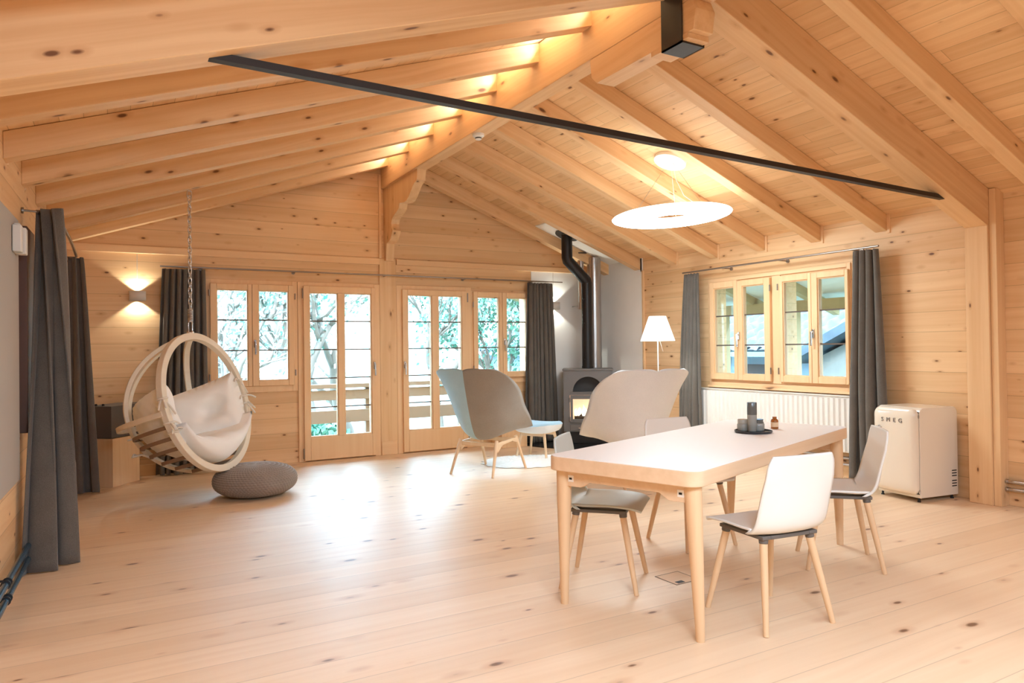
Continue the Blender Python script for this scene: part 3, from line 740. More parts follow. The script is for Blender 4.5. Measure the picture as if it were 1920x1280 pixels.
def knot(p, seed):
    r = random.Random(seed); mb = MB(); p = Vector(p)
    for k in range(3):
        q = [p]; d = Vector((r.uniform(-1, 1), r.uniform(-1, 0), r.uniform(-.6, .6))).normalized()
        for i in range(5): q.append(q[-1] + d * .022 + Vector((0, 0, -.006 * i)))
        mb.tube(q, [.009, .009, .008, .008, .008, .007], 6)
    N = 16; mb.tube([p + Vector((.04 * cos(2 * pi * i / N), .04 * sin(2 * pi * i / N), 0)) * 1.0 for i in range(N)], .008, 6, closed=True)
    mb.build('tie_strap', M['tie'], t, ang=180)
for q, (a, sd) in enumerate(((.30, 1), (.02, 2), (pi - .12, 3), (pi + .22, 4), (pi + .36, 5), (-.10, 6))):
    knot(((HR - .03) * cos(a), 0, (HR - .03) * sin(a)), sd)
knot((-.02, .79, -.14), 9); knot((-.1, .73, -.3), 10)
# chain, spring, hook (world space, parented to the chair so it swings with it)
HI = HM.inverted()
topw = HM @ Vector((0, 0, HR)); zraf = zl(.6)
hang = Vector((topw.x, topw.y, zraf))
def wl(v): return HI @ Vector(v)
def link(mb, c, L, W, r, rot):
    pts = []
    for i in range(20):
        a = 2 * pi * i / 20
        x = W * cos(a); z = (L / 2 - W) * (1 if sin(a) > 0 else -1) * (1 if abs(sin(a)) > 1e-6 else 0) + W * sin(a)
        pts.append(wl((c[0] + x * cos(rot), c[1] + x * sin(rot), c[2] + z)))
    mb.tube(pts, r, 6, closed=True)
zt, zsp = zraf - .05, topw.z + .21
k = 0; z = zt
while z > zsp + .03:
    mb = MB(); link(mb, (hang.x, hang.y, z - .028), .062, .014, .0045, .4 + (pi / 2) * (k % 2)); mb.build('chain_link', M['chrome'], t, ang=180)
    z -= .046; k += 1
mb = MB(); mb.tube([wl((hang.x, hang.y, zraf + .02)), wl((hang.x, hang.y, zraf - .012))], .006, 8); mb.build('ceiling_hook', M['chrome'], t)
mb = MB(); link(mb, (hang.x, hang.y, zraf - .035), .07, .02, .006, .4); mb.build('shackle', M['chrome'], t, ang=180)
mb = MB(); mb.tube([wl((hang.x + .019 * cos(a * .9), hang.y + .019 * sin(a * .9), zsp + .01 - .0019 * a)) for a in range(0, 62)], .0048, 6); mb.build('spring', M['steel'], t, ang=180)
mb = MB(); link(mb, (hang.x, hang.y, topw.z + .055), .11, .018, .006, .4); mb.tube([wl((hang.x - .03, hang.y, topw.z + .006)), wl((hang.x + .03, hang.y, topw.z + .006))], .012, 8); mb.build('swivel', M['chrome'], t, ang=180)

# ------------------------------------------------------------------ pouf
t = empty('pouf', (1.125, 6.86, 0), label='round taupe knitted floor pouf beside the hanging chair', cat='pouf')
def pf_(u, v):
    a = 2 * pi * u; b = lerp(-pi / 2, pi / 2, v)
    cb = abs(cos(b)) ** .72; sb = (abs(sin(b)) ** .9) * (1 if b > 0 else -1)
    rows = 26; r_ = v * rows; fr = r_ - math.floor(r_)
    st = abs(sin(36 * a + (pi / 2 if int(r_) % 2 else 0) + 1.2 * (fr - .5)))
    bump = (.007 * st * sin(pi * fr)) * min(1, cb * 2)
    R = .365 + bump
    return Vector((R * cb * cos(a), R * cb * sin(a), .142 + (.142 + bump) * sb))
MB().grid(pf_, 360, 130, closeu=True).build('knitted_cover', M['pouf'], t, weld=1e-4, ang=180)

# ------------------------------------------------------------------ wooden block and grey box by the left corner
bo = math.atan2(.312, .24)
t = MB().box(0, .395, 0, .335, 0, .475).build('wooden_block', M['block'], Mx=T(-.016, 7.993, 0) @ RZ(bo), bevel=.003, local=True)
tag(t, 'solid pine block standing on the floor under the dark grey box', 'block')
t = empty('speaker_box', (-.03, 7.99, .4755), bo, label='dark taupe box lying on the pine block behind the left curtain', cat='box')
MB().box(-.005, .55, -.01, .31, .006, .318).build('cabinet', M['grey_box'], t, bevel=.004)
MB().box(.02, .50, .02, .28, 0, .008).build('foot_frame', M['black'], t)
for q in ((.05, .20), (.06, .13)): MB().lathe([(.012, .318), (.012, .334), (.008, .338), (.001, .338)], (q[0], q[1], 0), 14).build('knob', M['black'], t)

# ------------------------------------------------------------------ step blocks and vase behind the left armchair
tag(MB().box(4.44, 4.825, 8.24, 8.52, 0, .452).build('wooden_block', M['block'], loc=(4.62, 8.4, 0), bevel=.003), 'pale wooden block under the far right window, behind the left armchair', 'block')
tag(MB().box(4.44, 4.715, 8.26, 8.52, .4525, .487).build('white_board', M['white'], loc=(4.58, 8.4, .4525), bevel=.003), 'flat white board lying on the pale block behind the left armchair', 'board')
tag(MB().box(4.40, 4.655, 8.27, 8.50, .4875, .615).build('white_box', M['white'], loc=(4.5, 8.4, .4875), bevel=.004), 'small white box under the far right window, carrying a glass vase', 'box')
tag(MB().lathe([(.03, .001), (.045, .03), (.05, .09), (.058, .15), (.066, .158), (.062, .158), (.05, .1), (.045, .035), (.0, .01)], (0, 0, 0), 24).build('glass_vase', M['vase'], loc=(4.585, 8.38, .6152), local=True), 'clear glass vase standing on the small white box', 'vase')

# ------------------------------------------------------------------ lounge armchairs
def armchair(name, loc, ang, label, mL, mR, mIn):
    t = empty(name, loc, ang - pi / 2, label=label, cat='armchair', group='high-backed lounge armchairs')  # local +y is the facing direction
    # centre line (y,z) with parameter v, half width w, wing depth h (towards the interior)
    cl = [(0, .40, .415), (.2, .22, .395), (.38, .0, .365), (.48, -.17, .345), (.56, -.27, .40), (.66, -.335, .55), (.78, -.395, .75), (.9, -.45, .97), (1., -.478, 1.115)]
    hw = [(0, .30), (.2, .335), (.38, .31), (.48, .275), (.56, .30), (.66, .365), (.78, .425), (.88, .42), (.94, .395), (.98, .345), (1., .28)]
    hd = [(0, .05), (.2, .16), (.38, .27), (.48, .33), (.56, .33), (.66, .28), (.78, .20), (.9, .13), (1., .08)]
    def ip(tab, v):
        for a, b in zip(tab, tab[1:]):
            if v <= b[0] + 1e-9:
                q = (v - a[0]) / (b[0] - a[0])
                return [lerp(x, y, q) for x, y in zip(a[1:], b[1:])]
        return list(tab[-1][1:])
    def sm(tab, v, k=.035):
        ws = [(-1, .25), (0, .5), (1, .25)]; out = None
        for o, wt in ws:
            q = ip(tab, min(1, max(0, v + o * k))); out = [x * wt for x in q] if out is None else [x + y * wt for x, y in zip(out, q)]
        return out
    EP = [(.0, .30, .43, .455), (.25, .36, .27, .575), (.5, .415, .06, .73), (.68, .455, -.095, .885), (.82, .46, -.235, .985), (.91, .43, -.34, 1.05), (.97, .375, -.41, 1.086), (1., .30, -.445, 1.10)]
    def edge(v):
        for i in range(len(EP) - 1):
            if v <= EP[i + 1][0] + 1e-9: break
        p1, p2 = EP[i], EP[i + 1]; p0 = EP[max(i - 1, 0)]; p3 = EP[min(i + 2, len(EP) - 1)]
        h = p2[0] - p1[0]; q = (v - p1[0]) / h; out = []
        for c in (1, 2, 3):
            m1 = (p2[c] - p0[c]) / max(1e-6, p2[0] - p0[0]) * h; m2 = (p3[c] - p1[c]) / max(1e-6, p3[0] - p1[0]) * h
            out.append((2 * q ** 3 - 3 * q * q + 1) * p1[c] + (q ** 3 - 2 * q * q + q) * m1 + (-2 * q ** 3 + 3 * q * q) * p2[c] + (q ** 3 - q * q) * m2)
        return out
    def surf(u, v):
        y, z = sm(cl, v); X, ey_, ez_ = edge(v); a = abs(u)
        k = a ** lerp(2.7, 2.0, v)
        zz = lerp(z, ez_, k)
        if v > .8:      # gentle heart shape at the top
            e = (v - .8) / .2
            zz += e * (.010 * (1 - (2 * abs(a - .5)) ** 2)) - e * .008 * math.exp(-(a / .12) ** 2)
        return Vector((u * X, lerp(y, ey_, k), zz))
    def nrm(u, v):
        e = .01
        a = surf(min(1, u + e), v) - surf(max(-1, u - e), v); b = surf(u, min(1, v + e)) - surf(u, max(0, v - e))
        n = a.cross(b); n.normalize(); return n
    nu, nv = 24, 60
    shells = []
    for sgn, mt, nm in ((-1, mL, 'shell_half'), (1, mR, 'shell_half')):
        mb = MB()
        def inner(i, j, sgn=sgn): return surf(sgn * i, j)
        def outer(i, j, sgn=sgn):
            u = sgn * i; p = surf(u, j); n = nrm(u, j)
            ed = min(1, (1 - i) * 14, j * 30, (1 - j) * 30)
            q = p + n * (.028 * sqrt(max(0, ed))) * -1
            if i < .05 and j > .66: q += n * .008 * (1 - i / .05)
            return q
        s0 = nrm(.3, .8)
        mb.grid(inner, nu, nv); mb.grid(outer, nu, nv)
        mb.build(nm, mt, t, weld=.002, ang=180)
    # inner seat pad
    def pad(top):
        def f(s, v):
            u = lerp(-.75, .75, s); vv = lerp(.03, .44, v); p = surf(u, vv)
            b = max(0, (1 - abs(2 * s - 1) ** 5) * (1 - abs(2 * v - 1) ** 5)) ** .5
            return p + Vector((0, 0, .012 + (.05 * b if top else 0)))
        return f
    mb = MB(); mb.grid(pad(1), 24, 24); mb.grid(pad(0), 24, 24); mb.build('seat_cushion', mIn, t, weld=.002, ang=180)
    # base: two rails under the shell, four splayed legs
    for sx in (-1, 1):
        for fy, ty, tz, bz in ((-.34, -.20, .355, -.34), (.33, .18, .37, .33)):
            foot = Vector((sx * .262, fy, 0)); topp = Vector((sx * .225, ty, tz))
            q = MB(); q.tube([foot, foot.lerp(topp, .5), topp], [.013, .0165, .02], 14); q.build('leg', M['ash_leg'], t)
        # wedge shaped side rail
        q = MB(); q.prism([(-.235, .30), (-.19, .335), (.17, .355), (.20, .30), (.10, .325), (-.10, .305), (-.20, .235)], lambda a, b: (sx * .215, a, b), lambda a, b: (sx * .24, a, b)); q.build('side_rail', M['ash_leg'], t, bevel=.003)
    q = MB(); q.box(-.22, .22, -.19, -.165, .29, .33); q.box(-.22, .22, .14, .165, .31, .35); q.build('cross_rail', M['ash_leg'], t, bevel=.003)
    return t
armchair('lounge_armchair', (3.50, 6.79, 0), math.radians(29.5), 'taupe high-backed lounge armchair with pale blue seat, left half coloured blue as window-lit, in front of the ottoman', M['felt_blue'], M['felt_taupe'], M['felt_blue'])  # left shell half is pale blue to carry the window light on it
armchair('lounge_armchair', (4.235, 5.33, 0), math.radians(84), 'light grey high-backed lounge armchair behind the dining table', M['felt_grey'], M['felt_grey'], M['felt_grey'])
# ottoman
t = empty('ottoman', (4.40, 7.26, 0), math.radians(29.5 - 90), label='pale blue footstool on ash legs in front of the left armchair', cat='footstool')
def ot(top):
    def f(s, v):
        x, y = lerp(-1, 1, s), lerp(-1, 1, v)
        px, py = x * sqrt(1 - y * y * .42) * .30, y * sqrt(1 - x * x * .42) * .24
        r2 = max(abs(x), abs(y))
        b = max(0, 1 - r2 ** 4)
        z = .395 + .035 * x * x * .6 + (.035 * b ** .6 if top else -.095 * b ** .55)
        return Vector((px, py, z))
    return f
MB().grid(ot(1), 24, 24).build('cushion', M['felt_blue'], t, ang=180)
MB().grid(ot(0), 24, 24).build('shell', M['felt_grey'], t, ang=180)
for sx in (-1, 1):
    for sy in (-1, 1):
        MB().tube([(sx * .205, sy * .17, 0), (sx * .15, sy * .12, .32)], [.013, .018], 14).build('leg', M['ash_leg'], t)
mb = MB(); mb.box(-.16, .16, -.13, -.105, .275, .31); mb.box(-.16, .16, .105, .13, .275, .31); mb.build('rail', M['ash_leg'], t, bevel=.003)
# sheepskin rug
r = random.Random(3)
t = None
def rugf(top):
    def f(u, v):
        a = 2 * pi * u
        R = 1 + .10 * sin(2 * a + .4) + .07 * sin(3 * a + 1) + .03 * sin(17 * a) + .02 * sin(31 * a + 2)
        rr = v * R
        x, y = .60 * rr * cos(a), .44 * rr * sin(a)
        z = (.004 if not top else .004 + .03 * (1 - v ** 6) + (.006 * sin(63 * x) * sin(71 * y) + .005 * sin(140 * x + 3 * sin(50 * y))) * (1 - v ** 8))
        return Vector((x, y, max(.002, z)))
    return f
mb = MB(); mb.grid(rugf(1), 140, 40, closeu=True); mb.grid(rugf(0), 140, 4, closeu=True)
o = mb.build('sheepskin_rug', M['rug'], loc=(0, 0, 0), ang=180, weld=1e-4); o.matrix_world = T(4.22, 7.07, 0) @ RZ(math.radians(-28))
tag(o, 'white sheepskin rug on the floor between the armchairs', 'rug')

# ------------------------------------------------------------------ stove, plate, flues
def disc(cx, cy, R, a0, a1, n=48): return [(cx + R * cos(lerp(a0, a1, i / n)), cy + R * sin(lerp(a0, a1, i / n))) for i in range(n + 1)]
pts = [(XR - .013, YF - .013)] + disc(XR - .013, YF - .013, 1.46, pi, 1.5 * pi)
tag(MB().prism(pts, lambda a, b: (a, b, .0005), lambda a, b: (a, b, .010)).build('hearth_plate', M['plate'], loc=(5.7, 8.0, 0), smooth=False), 'black quarter-round floor plate under the stove', 'hearth plate')
SX, SY = 5.70, 8.06
sa = math.atan2(-SY, -SX)                      # faces the camera
t = empty('wood_stove', (SX, SY, .0102), sa + pi / 2, label='grey steel wood stove with a burning fire and arched niche', cat='stove')   # local -y faces the camera
W_, D_, Z0, Z1 = .33, .22, .165, .985
mb = MB(); mb.box(-W_, W_, -D_ + .16, D_, Z0, Z1); mb.box(-W_, -.30, -D_ + .02, -D_ + .165, Z0, Z1); mb.box(.30, W_, -D_ + .02, -D_ + .165, Z0, Z1)
mb.box(-.30, .30, -D_ + .02, -D_ + .165, .655, .695); mb.box(-.30, .30, -D_ + .02, -D_ + .165, Z0, .30)
mb.build('body', M['stove'], t, bevel=.004)
MB().box(-W_ - .012, W_ + .012, -D_ - .012, D_ + .01, Z1, Z1 + .028).build('top_plate', M['stove'], t, bevel=.005)
MB().box(-.27, .27, -D_ + .05, D_ - .03, 0, Z0).build('plinth', M['black'], t, bevel=.003)
# front plate with arch
q = MB(); f0 = lambda a, b: (a, -D_, b); f1 = lambda a, b: (a, -D_ + .022, b)
ar, az = .205, .70; n = 20
q.prism([(-W_, Z0), (-.245, Z0), (-.245, Z1), (-W_, Z1)], f0, f1); q.prism([(.245, Z0), (W_, Z0), (W_, Z1), (.245, Z1)], f0, f1)
q.prism([(-.245, az), (-ar, az), (-ar, az), (-ar, Z1), (-.245, Z1)][:2] + [(-ar, Z1), (-.245, Z1)], f0, f1); q.prism([(ar, az), (.245, az), (.245, Z1), (ar, Z1)], f0, f1)
for i in range(n):
    a, b = pi - pi * i / n, pi - pi * (i + 1) / n
    q.prism([(ar * cos(a), az + ar * sin(a)), (ar * cos(b), az + ar * sin(b)), (ar * cos(b), Z1), (ar * cos(a), Z1)], f0, f1)
q.prism([(-.245, .66), (.245, .66), (.245, az), (-.245, az)], f0, f1); q.prism([(-.245, .262), (.245, .262), (.245, .285), (-.245, .285)], f0, f1); q.prism([(-.245, Z0), (.245, Z0), (.245, .172), (-.245, .172)], f0, f1)
q.build('face_plate', M['stove'], t, weld=1e-4, smooth=False)
MB().box(-.30, .30, -D_ + .158, -D_ + .1595, .70, Z1).build('niche_panel', M['stove_dark'], t)
MB().box(-.24, .24, -D_ - .012, -D_ + .15, .688, .702).build('niche_shelf', M['stove'], t, bevel=.002)
MB().box(-.245, .245, -D_ - .006, -D_ + .018, .174, .26).build('ash_drawer', M['stove'], t, bevel=.004)
MB().tube([(-.13, -D_ - .006, .215), (-.13, -D_ - .03, .215), (.13, -D_ - .03, .215), (.13, -D_ - .006, .215)], .007, 8).build('drawer_handle', M['chrome'], t)
q = MB()
for a, b, c, d in ((-.24, -.205, .288, .655), (.205, .24, .288, .655), (-.205, .205, .288, .335), (-.205, .205, .605, .655)): q.box(a, b, -D_ - .018, -D_ + .012, c, d)
dr = q.build('door', M['stove'], t, bevel=.003)
MB().box(-.205, .205, -D_ - .004, -D_, .335, .605).build('door_glass', M['glass'], dr, smooth=False)
for z in (.335, .595): MB().tube([(-.25, -D_ - .014, z - .03), (-.25, -D_ - .014, z + .03)], .009, 8).build('hinge', M['stove'], dr)
MB().tube([(.225, -D_ - .02, .44), (.225, -D_ - .045, .44), (.225, -D_ - .045, .54), (.225, -D_ - .02, .54)], .007, 8).build('door_handle', M['chrome'], dr)
MB().box(-.29, .29, -D_ + .15, -D_ + .1585, .30, .65).build('firebrick', M['fire_back'], t)
for i, (x, y, a) in enumerate(((-.07, -.13, .2), (.08, -.12, -.3), (0, -.11, .05))):
    MB().tube([(x - .12 * cos(a), y - .03 * sin(a), .345 + .04 * (i == 2)), (x + .12 * cos(a), y + .03 * sin(a), .345 + .04 * (i == 2))], .026, 10).build('log', M['log'], t)
r = random.Random(5)
for i in range(11):
    x = lerp(-.17, .17, i / 10) + r.uniform(-.012, .012); h = r.uniform(.10, .2) * (1 - .5 * abs(x) / .2); y = -.135 + r.uniform(-.02, .02)
    q = MB(); q.tube([(x + .012 * sin(7 * k / 6 + i) * k / 6, y, .37 + h * k / 6) for k in range(7)], [.012, .022, .024, .02, .014, .008, .001], 10)
    o = q.build('flame', M['flame'], t, loc=(0, 0, .345), ang=180); o.matrix_local = T(0, 0, .345)
# black flue: up, elbow towards the ridge, up
t = empty('black_flue_pipe', (SX, SY, 1.0235), label='black angled stove pipe rising from the stove to the roof', cat='pipe')
FX = 5.37
zc2 = zr(FX) + RH - 1.0235 - .013
mb = MB(); mb.tube([(0, 0, 0), (0, 0, 1.17), (0, 0, 1.20), (FX - SX + .002, -.02, 1.475), (FX - SX, -.02, 1.505), (FX - SX, -.02, zc2 - .002)], .074, 24); mb.build('tube', M['flue'], t, ang=50)
ro = MB(); ro.lathe([(.076, -.012), (.16, -.012), (.16, 0), (.076, 0)], (0, 0, 0), 40, cap=False); ro.bm.transform(Matrix.Translation(Vector((FX - SX, -.02, zc2 - .001))) @ Vector((0, 0, 1)).rotation_difference(cn).to_matrix().to_4x4())
ro.build('roof_collar', M['flue'], t)
for z in (.12, .62, .95):
    MB().tube([(-.07, -.03, z), (-.085, -.045, z)], .008, 8).build('bolt', M['flue'], t)
MB().tube([(0, 0, 0), (0, 0, .03)], .079, 24).build('foot_ring', M['flue'], t)
q = empty('steel_flue_pipe', (6.0, 8.3, .0102), label='shiny steel flue pipe in the corner behind the black stove pipe', cat='pipe')
zz = zr(6.0) + RH - .0102 - .02
mb = MB(); mb.tube([(0, 0, 0), (0, 0, zz)], .098, 32); mb.build('tube', M['steel'], q, ang=50)
for z in (.9, 1.75): MB().tube([(0, 0, z), (0, 0, z + .018)], .1, 32).build('joint_ring', M['steel'], q)
q = empty('steel_flue_pipe', (5.795, 8.33, 1.7), label='slimmer steel pipe left of the wide flue, under the roof', cat='pipe')
MB().tube([(0, 0, .15), (0, 0, zr(5.795) + RH - 1.7 - .014)], .042, 20).build('tube', M['steel'], q, ang=50)
MB().lathe([(.044, -.01), (.085, -.01), (.085, 0), (.044, 0)], (0, 0, zr(5.795) + RH - 1.7 - .035), 28, cap=False).build('collar', M['flue'], q)
MB().tube([(0, 0, .2), (0, .225, .2)], .007, 8).build('wall_bracket', M['steel'], q)

# ------------------------------------------------------------------ floor lamp
t = empty('floor_lamp', (5.585, 6.47, 0), label='slim white floor lamp with a glowing conical shade by the right wall', cat='floor lamp')
MB().lathe([(.0, .001), (.09, .001), (.09, .012), (.085, .016), (.0, .016)], (0, 0, 0), 32).build('base', M['white'], t)
MB().tube([(0, 0, .014), (0, 0, 1.60)], .0075, 12).build('stem', M['white'], t)
MB().lathe([(.20, 1.375), (.098, 1.665)], (0, 0, 0), 48, cap=False).build('lamp_shade', M['shade'], t, solid=.002, ang=60)
MB().tube([(0, 0, 1.47), (.025, .0, 1.40), (.06, -.02, 1.25)], .002, 6).build('touch_switch', M['white'], t)
L = bpy.data.lights.new('floor_lamp_bulb', 'POINT'); L.energy = 10; L.color = (1, .86, .68); L.shadow_soft_size = .04
o = bpy.data.objects.new('floor_lamp_bulb', L); COL.objects.link(o); o.location = (5.585, 6.47, 1.54)

# ------------------------------------------------------------------ radiator and pipes on the right wall
t = empty('radiator', (XR - .06, 5.43, .26), label='long white ribbed panel radiator under the right window', cat='radiator')
y0, y1 = 4.36 - 5.43, 6.475 - 5.43
q = MB(); q.box(-.035, .03, y0, y1, 0, .54); q.build('body', M['radiator'], t, bevel=.004)
q = MB(); ny = int((y1 - y0) / .0605)
for i in range(ny):
    a = y0 + .008 + i * .0605
    q.prism([(a, -.0345), (a + .012, -.055), (a + .034, -.055), (a + .046, -.0345)], lambda u, w: (w, u, .018), lambda u, w: (w, u, .522))
q.build('rib_panel', M['radiator'], t)
q = MB(); q.box(-.05, .045, y0, y1, .5405, .548); q.build('top_grille', M['radiator'], t, bevel=.002)
for yy in (-.8, .8): MB().box(.03, .059, yy, yy + .03, .1, .45).build('wall_bracket', M['steel'], t)
for z, k in ((-.06, 'upper'), (-.125, 'lower')):
    g = empty('heating_pipe', (XR - .045, 5.3, .26 + z), label=f'{k} steel heating pipe below the white radiator', cat='pipe', group='pipes on the right wall')
    MB().tube([(0, -1.15, 0), (0, 1.15, 0)], .013, 12).build('tube', M['steel'], g)
    for yy in (-.9, .3, 1.1): MB().tube([(0, yy, 0), (.044, yy, 0)], .006, 8).build('clip', M['steel'], g)
for z, k in ((.198, 'upper'), (.136, 'lower')):
    g = empty('heating_pipe', (XR - .045, 2.2, z), label=f'{k} steel heating pipe on the right wall in front of the post', cat='pipe', group='pipes on the right wall')
    MB().tube([(0, -1.5, 0), (0, .852, 0)], .014, 14).build('tube', M['steel'], g)
    MB().tube([(0, .838, 0), (0, .852, 0)], .019, 14).build('wall_rosette', M['steel'], g)
    for yy in (.3, -.8): MB().tube([(0, yy, 0), (.044, yy, 0)], .006, 8).build('clip', M['steel'], g)

# ------------------------------------------------------------------ fridge
fa = math.radians(-7.5)
t = empty('mini_fridge', (5.753, 3.475, 0), fa, label='cream retro mini fridge standing against the right wall', cat='fridge')   # local +x depth, +y width
fw, fd, fz0, fz1 = .41, .455, .035, .775
def rrect(x0, x1, z0, z1, rt, rb, n=10):
    o = []
    for cx, cz, r, a in ((x1 - rb, z0 + rb, rb, -pi / 2), (x1 - rt, z1 - rt, rt, 0), (x0 + rt, z1 - rt, rt, pi / 2), (x0 + rb, z0 + rb, rb, pi)):
        for i in range(n + 1): o.append((cx + r * cos(a + pi / 2 * i / n), cz + r * sin(a + pi / 2 * i / n)))
    return o
q = MB()
# body silhouette seen from the side: rounded top edges front and back
q.prism(rrect(.012, fd, fz0, fz1, .055, .004), lambda a, b: (a, 0, b), lambda a, b: (a, fw, b)); q.build('body', M['cream'], t, bevel=.012, bseg=3, ang=40)
q = MB(); rr = rrect(.004, fw - .004, fz0 + .028, fz1 - .004, .06, .05)
q.prism(rr, lambda a, b: (-.006, a, b), lambda a, b: (.009, a, b))
def dome(k, xx):
    c = (fw / 2, (fz0 + .028 + fz1) / 2)
    return [(c[0] + (a - c[0]) * (1 - k[0]), c[1] + (b - c[1]) * (1 - k[1])) for a, b in rr], xx
q = MB(); rings = []
for ins, x in ((0, .006), (0, -.02), (.008, -.034), (.02, -.044), (.04, -.05), (.075, -.053), (.2, -.054)):
    c = (fw / 2, (fz0 + .028 + fz1) / 2); hw_, hh = fw / 2, (fz1 - fz0 - .03) / 2
    rings.append([q.bm.verts.new((x, c[0] + (a - c[0]) * (1 - ins / hw_ * 1.), c[1] + (b - c[1]) * (1 - ins / hh * 1.))) for a, b in rr])
for A, B in zip(rings, rings[1:]):
    for j in range(len(A)): q.bm.faces.new((A[j], A[(j + 1) % len(A)], B[(j + 1) % len(A)], B[j]))
q.bm.faces.new(rings[-1]); q.bm.faces.new(rings[0][::-1])
dr = q.build('door', M['cream'], t, ang=50)
MB().box(.0065, .0115, .008, fw - .008, fz0 + .03, fz1 - .03).build('door_seal', M['black'], t)
MB().tube([(-.054, .335, .60), (-.085, .335, .60), (-.085, .285, .60)], .0085, 10).build('door_handle', M['chrome'], dr)
MB().lathe([(.014, 0), (.012, .006)], (0, 0, 0), 16).build('handle_mount', M['chrome'], dr).matrix_local = T(-.053, .335, .60) @ Matrix.Rotation(-pi / 2, 4, 'Y')
for z in (.085, fz1 - .07): MB().tube([(.004, .002, z - .012), (.004, .002, z + .012)], .007, 10).build('hinge', M['chrome'], t)
for x, y in ((.03, .03), (.03, fw - .03), (fd - .04, .03), (fd - .04, fw - .03)): MB().lathe([(.014, 0), (.014, .008), (.009, .012), (.009, .037)], (x, y, 0), 12).build('foot', M['black'], t)
MB().box(fd - .001, fd + .018, .03, fw - .03, .09, fz1 - .14).build('grille', M['black'], t)
for zb in (.105, .19):
    for k in range(3): MB().box(fd - .075, fd - .018, -.0012, .002, zb + .022 * k, zb + .022 * k + .009).build('vent_slot', M['black'], t, bevel=.001)
def text_mesh(txt, size, ext):
    cu_ = bpy.data.curves.new('lettering', 'FONT'); cu_.body = txt; cu_.size = size; cu_.extrude = ext; cu_.align_x = 'CENTER'; cu_.align_y = 'CENTER'
    o = bpy.data.objects.new('lettering', cu_); COL.objects.link(o); bpy.context.view_layer.update()
    dg = bpy.context.evaluated_depsgraph_get(); me = bpy.data.meshes.new_from_object(o.evaluated_get(dg)); bpy.data.objects.remove(o); return me
for i, chh in enumerate('SMEG'):
    me = text_mesh(chh, .05, .0025); me.materials.append(M['logo'])
    o = bpy.data.objects.new('logo_letter', me); COL.objects.link(o); o.parent = dr
    # text x axis runs towards -y (left to right as seen from the front)
    o.matrix_local = T(-.055, .30 - .058 * i, .665) @ Matrix(((0, 0, -1, 0), (-1, 0, 0, 0), (0, 1, 0, 0), (0, 0, 0, 1)))

# ------------------------------------------------------------------ dining table
TA = math.radians(19.6)
t = empty('dining_table', (3.075, 3.055, 0), TA, label='long white-topped dining table with rounded oak edge and four legs', cat='table')
TL, TW, TZ, TT = 1.085, .42, .765, .072
def rounded(hx_, hy_, r, n=10):
    o = []
    for cx, cy, a in ((hx_ - r, -hy_ + r, -pi / 2), (hx_ - r, hy_ - r, 0), (-hx_ + r, hy_ - r, pi / 2), (-hx_ + r, -hy_ + r, pi)):
        for i in range(n + 1): o.append((cx + r * cos(a + pi / 2 * i / n), cy + r * sin(a + pi / 2 * i / n)))
    return o
MB().prism(rounded(TL, TW, .07), lambda a, b: (a, b, TZ - TT), lambda a, b: (a, b, TZ - .003)).build('edge_frame', M['oak'], t, bevel=.004, ang=40)
MB().prism(rounded(TL - .004, TW - .004, .066), lambda a, b: (a, b, TZ - .0032), lambda a, b: (a, b, TZ)).build('tabletop', M['laminate'], t, ang=40)
for sx in (-1, 1):
    for sy in (-1, 1):
        tp = Vector((sx * (TL - .075), sy * (TW - .062), TZ - TT)); ft = Vector((sx * .995, sy * .376, 0))
        q = MB(); q.tube([ft, ft.lerp(tp, .35), ft.lerp(tp, .8), tp], [.02, .0275, .037, .039], 20); q.build('leg', M['oak_leg'], t)
for sx in (-1, 1):
    yy = TW - .085; zt_ = TZ - TT
    P = [(-yy, zt_), (yy, zt_), (yy, zt_ - .082), (yy - .09, zt_ - .082), (yy - .14, zt_ - .052), (-yy + .14, zt_ - .052), (-yy + .09, zt_ - .082), (-yy, zt_ - .082)]
    q = MB(); q.prism(P, lambda a, b: (sx * (TL - .06), a, b), lambda a, b: (sx * (TL - .09), a, b)); ap = q.build('apron', M['oak'], t, bevel=.002)
    for sy in (-1, 1):
        fx = sx * (TL - .0585)
        q = MB(); q.box(min(fx, fx - sx * .004), max(fx, fx - sx * .004), sy * (yy - .03) - .017, sy * (yy - .03) + .017, zt_ - .06, zt_ - .026)
        b_ = q.build('bolt_plate', M['laminate'], ap, bevel=.003)
        q = MB(); fx2 = fx + sx * .0012; q.box(min(fx, fx2), max(fx, fx2), sy * (yy - .03) - .008, sy * (yy - .03) + .008, zt_ - .048, zt_ - .038); q.build('bolt_slot', M['black'], ap)
for sy in (-1, 1):
    q = MB(); q.box(-TL + .12, TL - .12, sy * .25 - .012, sy * .25 + .012, TZ - TT - .03, TZ - TT); q.build('under_rail', M['steel'], t)

